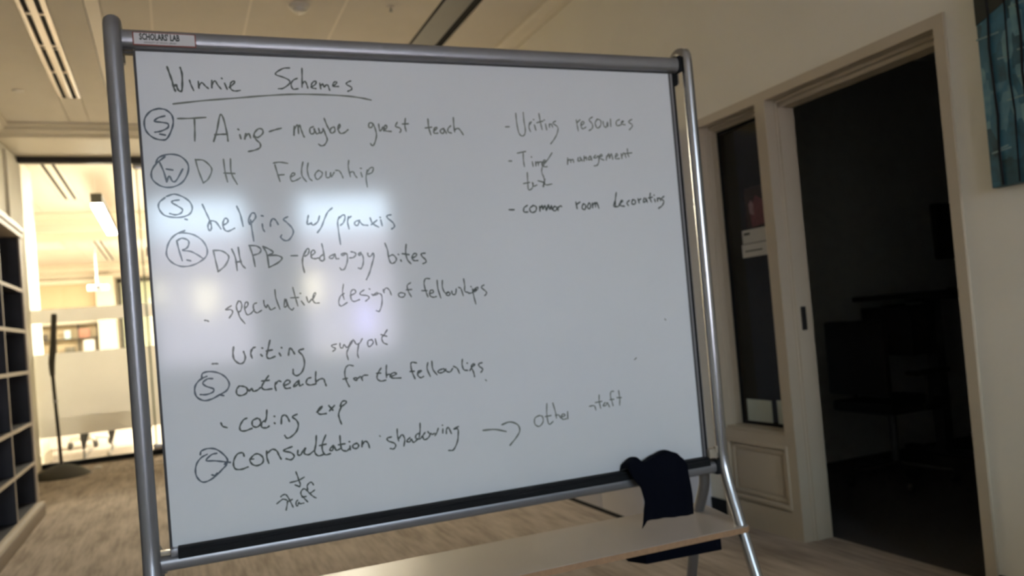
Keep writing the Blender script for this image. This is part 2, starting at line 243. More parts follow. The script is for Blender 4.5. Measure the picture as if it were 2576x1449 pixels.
INK = {
 'title': '1.15:-64 3722,-56 3691,-46 3652,-42 3625,-35 3604|1.15:-42 3625,-30 3636,-26 3622,-19 3606,-6 3606,-1 3640,1 3689,-5 3721|0.9:33 3660,38 3638,49 3608|0.9:73 3655,74 3621|0.9:72 3628,84 3646,92 3648,103 3634,117 3621|0.9:136 3662,134 3625|0.9:134 3637,144 3655,153 3659,161 3642,176 3621|0.9:182 3675,185 3673|0.9:195 3650,205 3620|0.9:215 3629,231 3642,244 3657,236 3662,224 3651,220 3629,230 3615,246 3612,267 3616|0.9:517 3740,485 3736,449 3714,448 3701,482 3690,510 3675,509 3657,477 3633,453 3630|0.9:551 3687,530 3676,518 3655,526 3630,551 3633|0.9:579 3740,576 3693,572 3641|0.9:573 3657,589 3673,598 3652,601 3637|0.9:617 3643,638 3656,647 3672,635 3674,621 3658,622 3640,642 3636|0.9:664 3665,667 3636|0.9:668 3652,679 3663,685 3645,697 3658,706 3653,712 3630|0.9:735 3654,751 3668,749 3676,736 3670,732 3651,760 3651|0.9:827 3683,809 3675,802 3664,827 3649,826 3636,807 3627',
 'underline': '1:-49 3540,94 3560,234 3575,377 3591,524 3603,675 3605,803 3601,880 3592,927 3583',
 'circle_s': '1:-115 3516,-151 3503,-179 3469,-184 3426,-171 3393,-142 3369,-104 3362,-85 3374,-65 3413,-55 3452,-60 3486,-85 3510,-115 3516|1:-91 3480,-122 3470,-139 3453,-111 3449,-80 3442,-82 3422,-114 3405,-140 3400|1:-119 3391,-95 3386',
 'ta': '1:-34 3468,24 3470,95 3476|1:42 3470,40 3414,36 3358|1:123 3356,143 3415,159 3480,169 3490,179 3460,188 3396,190 3359|1:130 3390,160 3392,188 3393|1:248 3391,252 3371|1:241 3419,245 3416|1:277 3397,270 3369|1:275 3382,291 3397,299 3374|1:314 3379,320 3402,341 3422,359 3417,358 3397,332 3377,316 3387,324 3367,342 3347,341 3327,318 3314,284 3306|1:392 3408,422 3418,452 3426|0.95:517 3437,512 3390|0.95:516 3421,529 3441,535 3439,536 3399|0.95:536 3430,544 3444,549 3426,556 3399,563 3381|0.95:613 3436,595 3426,597 3399,615 3404,617 3427,626 3400,642 3404|0.95:639 3427,646 3402,660 3414,663 3427,672 3396,679 3368,663 3341,645 3336,633 3345|0.95:672 3480,681 3450,692 3423,704 3403,722 3414,720 3435,703 3428,698 3414|0.95:737 3424,751 3437,748 3451,739 3428,749 3403,771 3406,791 3422|0.95:922 3460,906 3458,904 3435,921 3439,927 3456,938 3421,940 3389,927 3351,915 3337,904 3349|0.95:957 3454,959 3426,965 3417,981 3440,982 3417|0.95:984 3422,1000 3436,996 3450,988 3440,989 3419,1022 3415|0.95:1059 3465,1048 3443,1071 3434,1076 3418,1069 3411|0.95:1106 3487,1100 3446,1105 3416|0.95:1087 3456,1120 3458|0.95:1232 3486,1233 3438,1242 3398|0.95:1213 3436,1250 3441|0.95:1261 3420,1279 3434,1275 3441,1261 3429,1262 3408,1282 3408|0.95:1319 3435,1298 3425,1302 3408,1317 3411,1321 3430,1331 3408|0.95:1360 3450,1344 3435,1342 3416,1361 3409|0.95:1379 3496,1378 3455,1380 3416|0.95:1378 3426,1399 3436,1413 3426,1429 3400',
 'circle_w': '1:-146 3251,-131 3277,-86 3292,-38 3284,-5 3248,-6 3204,-34 3156,-80 3132,-128 3136,-165 3167,-169 3206,-147 3244,-105 3280|1:-129 3251,-114 3205,-105 3157|1:-105 3157,-92 3186,-78 3159,-60 3166,-29 3219|1:-102 3220,-74 3215',
 'dh': '0.9:32 3267,42 3213,60 3150|0.9:32 3265,68 3262,98 3233,103 3208,84 3169,60 3150|0.9:162 3267,165 3203,173 3153|0.9:195 3269,194 3197,218 3140|0.9:160 3198,210 3195|0.9:406 3238,415 3194,425 3152|0.9:400 3247,430 3251,470 3245|0.9:417 3185,447 3187|0.9:478 3175,498 3184,499 3195,486 3191,478 3171,485 3153,509 3159,527 3170|0.9:546 3251,537 3215,537 3179,556 3150|0.9:572 3246,565 3210,571 3170,585 3154|0.9:622 3208,605 3192,602 3174,614 3160,635 3178,639 3196,622 3208|0.9:659 3201,659 3171,677 3173,683 3196,685 3173,701 3196|0.9:710 3207,728 3204,740 3182,745 3166|0.9:782 3259,777 3222,784 3172|0.9:784 3195,800 3199,808 3181,818 3167|0.9:841 3194,846 3171|0.9:840 3217,845 3216|0.9:876 3208,866 3166,869 3116|0.9:873 3194,891 3217,909 3219,900 3194,877 3185',
 'circle_s2': '1:-110 3087,-76 3097,-41 3085,-10 3060,1 3028,-12 2999,-45 2985,-87 2984,-127 2996,-148 3028,-145 3057,-118 3081|1:-56 3068,-81 3065,-89 3056,-65 3039,-44 3021,-53 3003,-77 2996,-102 3003|1:-36 2974,-26 2971',
 'praxis': '1:48 3044,61 3007,75 2967,76 2948|1:77 2961,69 2948,66 2928,74 2913,82 2928,80 2951,77 2961,103 2956,125 2920|1:135 2937,157 2950,160 2966,147 2971,136 2946,140 2919,157 2907,189 2921|1:207 3031,221 2989,230 2929|1:262 2938,258 2961,276 2994,291 2990,292 2970,273 2948|1:267 2961,271 2908,275 2853|1:322 2938,324 2913,331 2899|1:321 2980,329 2978|1:361 2925,363 2945,375 2963,389 2954,399 2933|1:449 2971,427 2959,442 2942,465 2914,470 2887,448 2854,425 2850,407 2866,412 2879|1:552 2974,546 2952,544 2928,565 2936|1:562 2934,573 2924,597 2941,608 2970|1:676 3010,651 2988,632 2953,613 2912,591 2884|1:709 2963,699 2938,699 2896,704 2818|1:705 2954,729 2972,739 2962,729 2933,712 2918|1:757 2962,750 2933,755 2897|1:753 2952,770 2963|1:814 2941,791 2935,786 2919,802 2915,813 2934,828 2917,854 2913|1:870 2952,881 2922,912 2901|1:905 2938,874 2916|1:926 2940,931 2909|1:923 2954,925 2952|1:984 2965,964 2962,963 2949,991 2922,997 2901,981 2889',
 'circle_r': '1:-41 2918,-81 2901,-109 2874,-126 2836,-129 2798,-108 2765,-71 2745,-27 2745,16 2762,48 2789,54 2825,36 2865,-1 2895,-45 2907,-66 2906|1:-80 2869,-74 2827,-62 2771|1:-80 2869,-56 2881,-30 2870,-27 2851,-38 2832,-57 2822,-22 2815,7 2798,35 2775|1:-41 2774,-25 2769',
 'bites': '1:82 2814,89 2765,97 2710|1:82 2815,117 2812,143 2795,151 2774,130 2736,97 2710|1:168 2818,182 2773,186 2710|1:199 2825,203 2772,210 2739,224 2720|1:182 2752,208 2754|1:254 2827,266 2775,272 2725|1:251 2832,286 2828,306 2810,296 2791,266 2782|1:317 2823,333 2785,338 2717|1:317 2825,348 2808,364 2791,339 2777,377 2777,405 2762,384 2739,338 2717|1:450 2771,482 2770|1:523 2791,508 2760,504 2725,510 2682|1:519 2781,533 2803,542 2796,534 2774,518 2765|1:549 2767,566 2776,571 2788,560 2794,550 2780,551 2757,566 2750,585 2753|1:608 2825,613 2793,616 2745|1:611 2770,595 2758,592 2744,606 2736,616 2746|1:671 2769,645 2759,644 2748,660 2749,671 2768,676 2745,688 2744|1:726 2771,706 2769,709 2759,722 2765,733 2765,732 2729,716 2691,700 2685,691 2696|1:755 2777,771 2773,780 2762,766 2747,746 2745|1:806 2771,793 2765,799 2755,809 2764,817 2741,813 2709,800 2686,787 2690|1:842 2766,844 2750,857 2749,871 2765,873 2745,860 2706,843 2661,824 2626|1:938 2814,949 2777,952 2734,963 2706,983 2710,993 2729,976 2750,956 2744|1:1016 2721,1019 2714|1:1005 2752,1007 2750|1:1053 2803,1047 2763,1052 2723,1070 2698|1:1027 2754,1064 2747|1:1083 2728,1104 2740,1102 2752,1088 2748,1079 2728,1089 2714,1109 2713|1:1154 2751,1133 2749,1135 2735,1154 2714,1153 2701,1138 2695',
 'spec': '0.85:145 2537,117 2520,142 2518,149 2503,132 2478|0.85:180 2558,169 2534,174 2505,188 2511,195 2536,189 2555,180 2558|0.85:174 2509,182 2476,203 2444|0.85:209 2520,223 2534,223 2550,211 2545,207 2517,216 2488,234 2492,252 2510|0.85:265 2543,250 2535,250 2507,264 2493,286 2504|0.85:300 2553,301 2532,310 2515,318 2530,330 2504,352 2512|0.85:358 2603,360 2560,375 2503|0.85:403 2553,397 2514,410 2520,409 2553,418 2512,434 2495,442 2503|0.85:446 2609,455 2557,464 2513|0.85:432 2557,470 2556|0.85:483 2537,496 2516|0.85:479 2577,483 2576|0.85:510 2557,518 2527,534 2544|0.85:537 2537,557 2568,550 2573,541 2544,550 2523,571 2521|0.85:18 2475,28 2473,36 2468|0.85:702 2610,694 2566,700 2530|0.85:702 2562,681 2547,671 2516,681 2497,714 2513|0.85:733 2548,762 2562,755 2579,738 2568,736 2531,750 2516,779 2524|0.85:807 2573,786 2560,789 2548,821 2542,830 2529,811 2514|0.85:846 2548,853 2540|0.85:834 2577,838 2575|0.85:875 2555,854 2544,870 2543,883 2550,898 2537,895 2492,879 2456,863 2460|0.85:909 2569,912 2552|0.85:908 2560,926 2576,942 2562,950 2537|0.85:1003 2546,988 2539,997 2522,1018 2524,1023 2539,1003 2546|0.85:1060 2596,1040 2581,1045 2547,1058 2520|0.85:1033 2559,1063 2559|0.85:1168 2611,1144 2612,1134 2588,1139 2550,1149 2514|0.85:1118 2549,1147 2547|0.85:1159 2532,1181 2534,1178 2549,1162 2542,1162 2519,1179 2509,1196 2512|0.85:1208 2600,1209 2554,1221 2502|0.85:1238 2598,1235 2560,1246 2530,1263 2527|0.85:1264 2533,1252 2521,1266 2512,1276 2524,1264 2533|0.85:1286 2536,1289 2519,1306 2518,1313 2547|0.85:1327 2554,1340 2545,1350 2506|0.85:1360 2599,1363 2561,1361 2531,1382 2521|0.85:1398 2554,1400 2552|0.85:1382 2517,1404 2520,1429 2539|0.85:1406 2541,1411 2498,1419 2455|0.85:1410 2532,1434 2548,1438 2539,1418 2523|0.85:1476 2558,1459 2546,1482 2523,1487 2510,1475 2498',
 'writing': '1.05:141 2333,136 2300,140 2271,162 2249,182 2253,192 2277,186 2306|1.05:224 2313,219 2292,224 2270|1.05:221 2302,231 2319,243 2323|1.05:266 2284,272 2276|1.05:274 2316,277 2315|1.05:315 2351,303 2309,294 2274,305 2260,333 2268|1.05:294 2299,322 2302|1.05:355 2283,361 2269|1.05:367 2310,369 2308|1.05:399 2268,404 2292,410 2303,420 2291,429 2272|1.05:475 2293,450 2285,469 2257,474 2217,459 2178,433 2161,416 2172,416 2194|1.05:37 2260,50 2260,63 2258|0.85:642 2303,618 2299,621 2289,636 2279,621 2267|0.85:660 2305,660 2285,672 2280,681 2297,695 2280,718 2308,730 2317|0.85:726 2311,703 2277,691 2250,696 2216|0.85:777 2319,761 2296,744 2293,734 2312|0.85:757 2296,746 2245,750 2221|0.85:826 2310,806 2304,804 2280,815 2275,833 2294,826 2310|0.85:845 2311,850 2280|0.85:912 2354,893 2329,880 2314,886 2289,906 2277|0.85:877 2332,907 2320',
 'circle_s3': '1:-15 2191,-11 2217,19 2224,60 2214,92 2190,108 2155,94 2124,59 2106,24 2090,-12 2086,-41 2104,-51 2131,-46 2163,-23 2189,8 2202|1:34 2188,10 2189,-12 2172,2 2154,34 2138,29 2122,-1 2114,-27 2117|1:59 2107,78 2100',
 'outreach': '1:153 2139,140 2123,140 2100,159 2091,185 2101,188 2124,172 2135,153 2139|1:194 2117,198 2108,211 2121,217 2106,236 2109,252 2120|1:295 2175,273 2148,259 2123,271 2108,306 2108|1:261 2152,296 2152|1:327 2138,322 2119,326 2097|1:326 2129,340 2144,353 2139|1:367 2117,394 2128,392 2142,376 2140,364 2121,373 2103,395 2103|1:440 2136,420 2122,412 2106,432 2117,440 2133,442 2109,458 2114|1:500 2144,483 2139,475 2119,491 2107,521 2109|1:527 2171,523 2138,524 2110|1:525 2121,546 2132,563 2130,568 2113,573 2095|0.95:719 2182,696 2188,678 2173,672 2141,678 2107,690 2077|0.95:661 2119,683 2121|0.95:716 2117,731 2119,731 2105,719 2110,716 2117|0.95:738 2115,753 2123,761 2101|0.95:755 2113,769 2127,791 2126|0.95:863 2156,844 2130,838 2104,856 2088,883 2090|0.95:837 2131,859 2130|0.95:893 2168,889 2137,888 2103|0.95:889 2114,904 2120,911 2104|0.95:907 2105,935 2113,943 2120,928 2125,912 2116,918 2098,964 2093|0.95:1056 2164,1032 2170,1024 2157,1028 2119,1041 2081|0.95:1017 2122,1040 2121|0.95:1059 2108,1079 2117,1072 2122,1059 2115,1058 2097,1072 2083,1088 2088|0.95:1118 2159,1112 2126,1126 2084|0.95:1141 2165,1143 2122,1164 2089|0.95:1195 2117,1174 2111,1173 2100,1193 2098,1210 2108,1203 2118|0.95:1215 2115,1218 2103,1238 2097,1255 2115|0.95:1260 2126,1280 2112,1291 2084|0.95:1314 2158,1310 2129,1318 2101,1340 2095|0.95:1339 2136,1341 2134|0.95:1352 2093,1366 2111,1384 2122,1372 2127,1362 2112,1372 2083,1376 2057|0.95:1426 2129,1407 2125,1408 2111,1427 2093,1415 2077',
 'coding': '1:56 1969,63 1952,83 1942|1:177 1977,160 1970,142 1942,144 1921,165 1916,197 1924|1:225 1971,203 1961,201 1938,219 1927,239 1940,237 1963,225 1971|1:274 2005,270 1972,262 1947|1:265 1956,246 1946,244 1924,266 1918,279 1925|1:305 1938,308 1934|1:307 1971,309 1969|1:338 1929,343 1963,359 1970,371 1956,378 1936|1:418 1967,394 1957,412 1938,420 1913,408 1881,380 1858,360 1854,350 1869|1:516 1966,534 1977,545 1993,527 1981,520 1965,532 1953,562 1953|1:578 1992,597 1966|1:607 1989,580 1965|1:642 1981,625 1945,627 1918,635 1890|1:635 1982,647 2004,664 2006,667 1995,645 1981',
 'circle_s4': '0.95:-48 1828,-42 1845,-12 1853,24 1845,55 1817,73 1787,66 1763,43 1741,15 1717,-20 1698,-49 1697,-70 1723,-75 1755,-66 1789,-44 1814,-17 1826|0.95:27 1825,2 1821,-24 1797,13 1790,46 1782,85 1772|0.95:72 1780,58 1767|0.95:-3 1724,11 1720,22 1730',
 'consult': '1:151 1793,145 1810,121 1808,103 1782,99 1754,109 1735,136 1731,165 1738|1:177 1775,199 1794,219 1794,238 1774,235 1749,208 1738,185 1749,176 1772,194 1773|1:258 1803,257 1771,264 1741|1:260 1792,286 1808,306 1797,315 1774,324 1754|1:381 1808,352 1801,339 1792,372 1780,388 1760,372 1744,348 1752|1:408 1786,406 1764,420 1762,432 1779,447 1792,438 1767,459 1757,485 1772|1:504 1847,499 1807,490 1767,505 1745,531 1747|1:551 1844,531 1802,529 1769,541 1745,567 1747|1:516 1795,549 1798|1:585 1787,565 1768,579 1762,588 1783,598 1760,616 1764|1:622 1831,622 1790,627 1759,649 1749,664 1758|1:611 1786,644 1787|1:669 1772,669 1753|1:666 1795,669 1794|1:704 1782,684 1774,687 1758,705 1756,714 1770,704 1782|1:734 1790,730 1760|1:733 1771,749 1786,763 1774,769 1749|0.95:888 1790,865 1786,871 1770,901 1755,907 1739,895 1726,878 1730|0.95:922 1827,921 1793,925 1763|0.95:925 1774,946 1794,958 1770,951 1733|0.95:987 1773,967 1757,985 1751,994 1765,1004 1745,1025 1757|0.95:1048 1842,1045 1804,1037 1767|0.95:1039 1789,1023 1784,1018 1766,1041 1759,1054 1772|0.95:1071 1789,1058 1772,1064 1752,1084 1757,1097 1774,1087 1791|0.95:1102 1781,1109 1774,1125 1778|0.95:1146 1802,1136 1780,1124 1765|0.95:1171 1795,1169 1774|0.95:1170 1816,1171 1815|0.95:1189 1768,1191 1789,1203 1799,1217 1764|0.95:1260 1797,1231 1787,1255 1784,1254 1749,1245 1712,1221 1676,1195 1676',
 'arrow': '1.05:1399 1758,1468 1754,1534 1734|1.05:1512 1775,1561 1784,1605 1763,1615 1729,1592 1695,1550 1656',
 'other': '0.85:1741 1798,1713 1786,1710 1753,1735 1737,1761 1759,1760 1789,1741 1798|0.85:1794 1859,1788 1798,1796 1742,1824 1754|0.85:1777 1787,1814 1789|0.85:1831 1858,1843 1804,1846 1770|0.85:1841 1786,1861 1786,1873 1766|0.85:1874 1772,1902 1778,1889 1789,1877 1775,1886 1758,1907 1759|0.85:1919 1798,1917 1758|0.85:2062 1812,2093 1811,2102 1785|0.85:2131 1870,2128 1833,2134 1791|0.85:2102 1829,2145 1831|0.85:2166 1822,2150 1805,2171 1805,2180 1820,2192 1793|0.85:2229 1881,2211 1880,2205 1855,2210 1829,2217 1797|0.85:2199 1834,2225 1834|0.85:2262 1881,2265 1836,2261 1795|0.85:2247 1841,2276 1838',
 'staff': '0.85:390 1680,397 1656,401 1636,407 1616,402 1603|0.85:358 1631,399 1636,429 1648|0.85:381 1616,402 1604|0.85:287 1537,311 1552,320 1554,336 1546,337 1531,329 1499|0.85:308 1568,316 1574,331 1576,341 1563,351 1540,363 1508|0.85:337 1538,362 1546|0.85:388 1538,380 1531,379 1514,386 1511,393 1527,398 1519,417 1519|0.85:436 1522,419 1544,407 1562,408 1579,422 1590,436 1580,450 1561,468 1542,479 1535|0.85:410 1550,430 1550|0.85:471 1602,464 1615,453 1616,440 1603,441 1583|0.85:452 1564,462 1568,475 1576',
 'wr': '0.85:1686 3448,1709 3449|0.85:1756 3527,1757 3475,1764 3418,1780 3397,1799 3404,1807 3433,1803 3480,1803 3533|0.85:1839 3476,1831 3447,1839 3421|0.85:1835 3462,1849 3479|0.85:1866 3462,1873 3431|0.85:1863 3493,1866 3492|0.85:1901 3528,1906 3477,1913 3434|0.85:1883 3474,1923 3485|0.85:1937 3468,1942 3434|0.85:1930 3492,1933 3491|0.85:1961 3468,1961 3449|0.85:1963 3464,1974 3468,1982 3449|0.85:2004 3486,1985 3473,2014 3450,2008 3416,1987 3382,1960 3352|0.85:2139 3495,2142 3466,2146 3429|0.85:2140 3476,2164 3496|0.85:2166 3461,2189 3476,2179 3486,2166 3466,2175 3442,2198 3452|0.85:2248 3514,2224 3497,2243 3472,2241 3447,2218 3432|0.85:2279 3502,2263 3477,2274 3448,2298 3463,2301 3493,2279 3502|0.85:2317 3488,2320 3463,2336 3453,2347 3486,2347 3459|0.85:2369 3504,2367 3459|0.85:2431 3502,2407 3489,2410 3464,2439 3470|0.85:2440 3480,2458 3490,2447 3492,2442 3475,2467 3470|0.85:2516 3504,2492 3488,2516 3471,2511 3456,2493 3440',
 'time': '0.85:1688 3252,1706 3252|0.85:1745 3297,1797 3307|0.85:1781 3299,1779 3252,1782 3219|0.85:1833 3247,1836 3221|0.85:1829 3276,1832 3274|0.85:1854 3247,1854 3223|0.85:1855 3237,1869 3247,1870 3225|0.85:1874 3242,1890 3247,1893 3223|0.85:1894 3237,1916 3251,1906 3256,1896 3232,1908 3218,1924 3218|0.85:1963 3299,1933 3261,1898 3223,1887 3189,1897 3156,1899 3127,1889 3101|0.85:2061 3268,2057 3231|0.85:2062 3251,2076 3261,2080 3241|0.85:2084 3256,2095 3260,2098 3241|0.85:2131 3270,2126 3251,2146 3255,2142 3275,2156 3250|0.85:2170 3280,2167 3250|0.85:2171 3265,2183 3275,2184 3255|0.85:2208 3280,2195 3260,2212 3260,2214 3280,2219 3255|0.85:2247 3285,2232 3270,2251 3270,2263 3280,2266 3250,2252 3225,2232 3221|0.85:2274 3275,2291 3280,2283 3290,2270 3270,2299 3255|0.85:2321 3280,2316 3255|0.85:2324 3275,2337 3294,2339 3265,2354 3294,2361 3260|0.85:2380 3274,2397 3284,2387 3294,2379 3265,2407 3264|0.85:2421 3294,2424 3264|0.85:2425 3279,2441 3299,2453 3269|0.85:2467 3324,2467 3294,2473 3274|0.85:2449 3294,2496 3299|0.85:1796 3185,1794 3128,1795 3086,1819 3095,1827 3123|0.85:1767 3122,1806 3128|0.85:1822 3128,1828 3106,1851 3113|0.85:1859 3137,1894 3127|0.85:1904 3146,1887 3103|0.85:1894 3127,1909 3112,1946 3117',
 'common': '1:1665 2974,1695 2973|1:1779 2996,1757 2982,1755 2959,1780 2958|1:1815 2995,1792 2977,1801 2955,1827 2961,1834 2985,1815 2995|1:1855 2989,1855 2961|1:1857 2975,1871 2994,1874 2970,1889 2993,1895 2964|1:1900 2969,1911 2997,1918 2968,1931 2992,1932 2968|1:1949 2987,1937 2968,1952 2960,1964 2977,1949 2987|1:1970 2981,1970 2962|1:1972 2977,1986 2988,1996 2983|1:2089 3008,2094 2969|1:2091 2993,2116 3007|1:2137 2997,2126 2973,2144 2962,2152 2987,2137 2997|1:2175 3001,2162 2977,2177 2966,2185 2991,2175 3001|1:2197 3000,2197 2971|1:2198 2985,2214 3002,2217 2975|1:2218 2992,2227 3002,2238 2967|1:2364 3058,2354 3016,2349 2972|1:2353 3011,2339 2977,2372 2976,2379 2991|1:2385 2996,2403 3005,2393 3010,2384 2981,2412 2975|1:2449 3009,2431 2995,2440 2977|1:2472 3014,2464 2989,2487 2988,2489 3008,2472 3014|1:2510 3018,2516 2993|1:2512 3008,2530 3017|1:2554 3022,2545 2997,2563 3002,2565 3022,2574 2996|1:2600 3051,2594 3021,2603 2996|1:2583 3021,2612 3026|1:2626 3015,2630 2997|1:2624 3038,2627 3037|1:2647 3020,2647 3000|1:2649 3015,2664 3020,2668 3002|1:2695 3029,2675 3014,2691 2999,2677 2973,2649 2956',
 'speck': '0.7:2622 2279,2629 2271|0.7:2387 2052,2402 2062|0.7:1437 2034,1443 2027|0.7:826 1805,830 1800',
}
# ================================================================== SETTING
def struct(o): o['kind'] = 'structure'; return o
XW, CZ = 2.699, 3.45
XL = -1.44
# floors
struct(B('floor', M['carpet'], None, (XL-.2, XW+.157, -4.6, 10.02, -.08, 0)))
struct(B('floor_beyond', M['carpet_far'], None, (-4.2, 6.4, 10.02, 22.2, -.08, 0)))
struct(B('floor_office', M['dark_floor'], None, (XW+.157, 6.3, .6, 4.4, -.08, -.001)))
# right wall with the door and sidelight opening
struct(B('wall_right', M['wall'], None, (XW, XW+.157, -4.6, 1.99, 0, CZ+.05), (XW, XW+.157, 1.99, 3.522, 2.177, CZ+.05), (XW, XW+.157, 3.522, 10.9, 0, CZ+.05)))
struct(B('wall_left', M['wall'], None, (XL-.15, XL, -4.6, 10.9, 0, CZ+.05), (XL, XL+.03, 9.17, 9.96, 0, 3.33)))
# wall behind the camera with two tall windows
WZ0, WZ1 = .95, 2.78
ws = [(-.62, .42), (.88, 1.95)]
struct(B('wall_rear', M['wall'], None, (XL-.15, ws[0][0], -4.75, -4.6, 0, CZ+.05), (ws[0][1], ws[1][0], -4.75, -4.6, 0, CZ+.05), (ws[1][1], XW+.157, -4.75, -4.6, 0, CZ+.05),
  (ws[0][0], ws[0][1], -4.75, -4.6, 0, WZ0), (ws[1][0], ws[1][1], -4.75, -4.6, 0, WZ0), (ws[0][0], ws[0][1], -4.75, -4.6, WZ1, CZ+.05), (ws[1][0], ws[1][1], -4.75, -4.6, WZ1, CZ+.05)))
for i, (a, b) in enumerate(ws):
    w = struct(empty('window_%d' % (i+1), ((a+b)/2, -4.68, WZ0)))
    h = (b-a)/2; H = WZ1-WZ0
    B('window_frame', M['trim'], w, (-h, -h+.05, -.03, .03, 0, H), (h-.05, h, -.03, .03, 0, H), (-h, h, -.03, .03, 0, .05), (-h, h, -.03, .03, H-.05, H), (-h, h, -.02, .02, H*.55-.02, H*.55+.02))
    B('pane', M['glass'], w, (-h+.05, h-.05, -.003, .003, .05, H-.05))
# street facade outside, seen only as a reflection in the board
st = empty('street_building', (1.5, -12.3, 0)); tag(st, 'pinkish building across the street, mirrored in the board', 'building')
B('facade', M['brick'], st, (-9, 9, -1, 0, -4, 3.35))
for (px, pz, w, h, mm) in ((-1.75, 2.15, .34, .6, 'lampw'), (.28, 2.2, .34, .62, 'lampw'), (1.3, 1.5, .3, .6, 'lampp'), (.62, .75, .36, .36, 'lampw'), (-2.6, 2.3, .2, .5, 'lampw')):
    B('lit_window', M[mm], st, (px-w/2, px+w/2, 0, .03, pz-h/2, pz+h/2))
# baseboards
struct(B('baseboard_right', M['black'], None, (XW-.012, XW, 3.53, 9.9, 0, .10), (XW-.012, XW, -4.6, 1.985, 0, .10)))
struct(B('baseboard_left', M['black'], None, (XL, XL+.012, 7.1, 9.17, 0, .09), (XL, XL+.012, -4.6, 2.0, 0, .09)))
struct(B('baseboard_far', M['crown'], None, (XL, XL+.02, 10.05, 10.9, 0, .14)))

# ceiling: slab with panels, recessed joints between them
ce = B('ceiling', M['ceil_gap'], None, (XL-.15, XW+.157, -4.6, 10.02, CZ+.012, CZ+.10)); struct(ce)
def cpanel(x0, x1, y0, y1):
    g = .004
    B('ceiling_panel', M['ceil'], ce, (x0+g, x1-g, y0+g, y1-g, CZ, CZ+.014))
cols = [(-1.30, -.77), (-.598, -.38), (-.38, -.29), (-.29, .014), (.014, .629), (.629, 1.244), (1.244, 1.885)]
yl = [8.75, 6.53, 4.13, 1.73, -.67, -3.07, -4.6]
for c in cols:
    for y1, y0 in zip(yl, yl[1:]): cpanel(c[0], c[1], y0, y1)
cpanel(-.77, -.598, 7.73, 8.75)
for x in (.014, .629, 1.244): B('joint_strip', M['tbar'], ce, (x-.007, x+.007, -4.6, 8.7, CZ-.004, CZ+.012))
B('joint_strip', M['tbar'], ce, (-.376, -.294, -4.6, 8.7, CZ-.003, CZ-.0005)); B('joint_line', M['black_metal'], ce, (-.384, -.377, -4.6, 8.7, CZ-.001, CZ+.011)); B('joint_line', M['ceil_gap'], ce, (-1.30, -.38, 6.522, 6.538, CZ-.001, CZ+.0))  # pale strip, dark joint line, and a cross joint in the gap colour
for y1, y0 in zip(yl, yl[1:]): cpanel(2.165, 2.60, y0, y1)
# continuous slot strip in the ceiling beside the right wall
sl = struct(empty('trim_1', (0, 0, 0)))
B('slot_recess', M['black'], sl, (1.885, 1.905, -4.6, 8.7, CZ+.002, CZ+.011), (2.10, 2.165, -4.6, 8.7, CZ+.006, CZ+.011))
B('slot_plate', M['steel'], sl, (1.905, 2.10, -4.6, 8.7, CZ+.001, CZ+.011))
# crown moulding (stepped profile), along both walls and across the far end
def crown_prof(d=.15, h=.11):
    return [(0, 0), (d, 0), (d, -.018), (d-.03, -.022), (d-.045, -.05), (.05, -h+.03), (.045, -h+.012), (.02, -h), (0, -h)]
cp = crown_prof()
m = MB(); m.prism([(XL+a, CZ+b) for a, b in cp][::-1], -4.6, 8.70, 'y'); struct(m.build('trim_2', M['crown']))
m = MB(); m.prism([(XW-a*.75, CZ+b*.8) for a, b in cp], -4.6, 8.75, 'y'); struct(m.build('trim_3', M['crown']))
# far downstand with its crown: profile in (y, z)
m = MB(); m.prism([(8.56, CZ), (8.56, CZ-.02), (8.62, CZ-.03), (8.64, CZ-.055), (8.74, CZ-.075), (8.76, CZ-.095), (8.80, CZ-.10), (10.02, CZ-.012), (10.02, CZ)][::-1], XL, XW, 'x')
struct(m.build('trim_4', M['crown']))

# ---- glass partition across the far end
gw = struct(empty('window_3', (0, 9.99, 0)))
B('header_rail', M['black_metal'], gw, (XL, XW, -.04, .04, 3.362, 3.44))
B('floor_track', M['black'], gw, (XL, XW, -.04, .02, 0, .055))
gx = [XL+.02, -.262, .93, 2.12, XW]
for i, (a, b) in enumerate(zip(gx, gx[1:])):
    B('glass_pane', M['glass'], gw, (a+.003, b-.003, -.006, .006, .055, 3.362))
    B('frosted_band', M['frost'], gw, (a+.004, b-.004, -.0085, -.0065, .337, 1.25), (a+.004, b-.004, -.0085, -.0065, 1.59, 1.74))
    if i: B('glass_edge', M['green_glass_edge'], gw, (a-.008, a+.008, -.01, .01, .055, 3.362))
B('door_patch', M['chrome'], gw, (-.30, -.20, -.02, .02, .055, .12), (-.30, -.2, -.02, .02, 3.3, 3.362), bev=.004)

# ---- bright room beyond the partition
struct(B('wall_beyond_left', M['wall_far'], None, (-4.3, -4.15, 10.9, 22.2, 0, CZ+.05), (-4.3, XL-.15, 10.75, 10.9, 0, CZ+.05)))
struct(B('wall_beyond_right', M['wall_far'], None, (6.2, 6.35, 10.9, 22.2, 0, CZ+.05), (XW+.157, 6.35, 10.75, 10.9, 0, CZ+.05)))
struct(B('wall_beyond_back', M['wall_far'], None, (-4.3, 6.35, 21.9, 22.1, 0, CZ+.05)))
cb = struct(B('ceiling_beyond', M['ceil_gap'], None, (-4.3, 6.35, 10.02, 22.1, CZ+.012, CZ+.1)))
M['ceil2'] = mat('bright_ceiling_panel_paint', (.66, .61, .54), .8, noise=.03, nscale=4)
for k in range(17):
    x0 = -4.15+.615*k
    for y0, y1 in ((10.02, 13.9), (15.28, 18.4), (18.4, 21.7)):
        B('ceiling_panel', M['ceil2'], cb, (x0+.004, min(x0+.611, 6.19), y0+.004, y1-.004, CZ, CZ+.013))
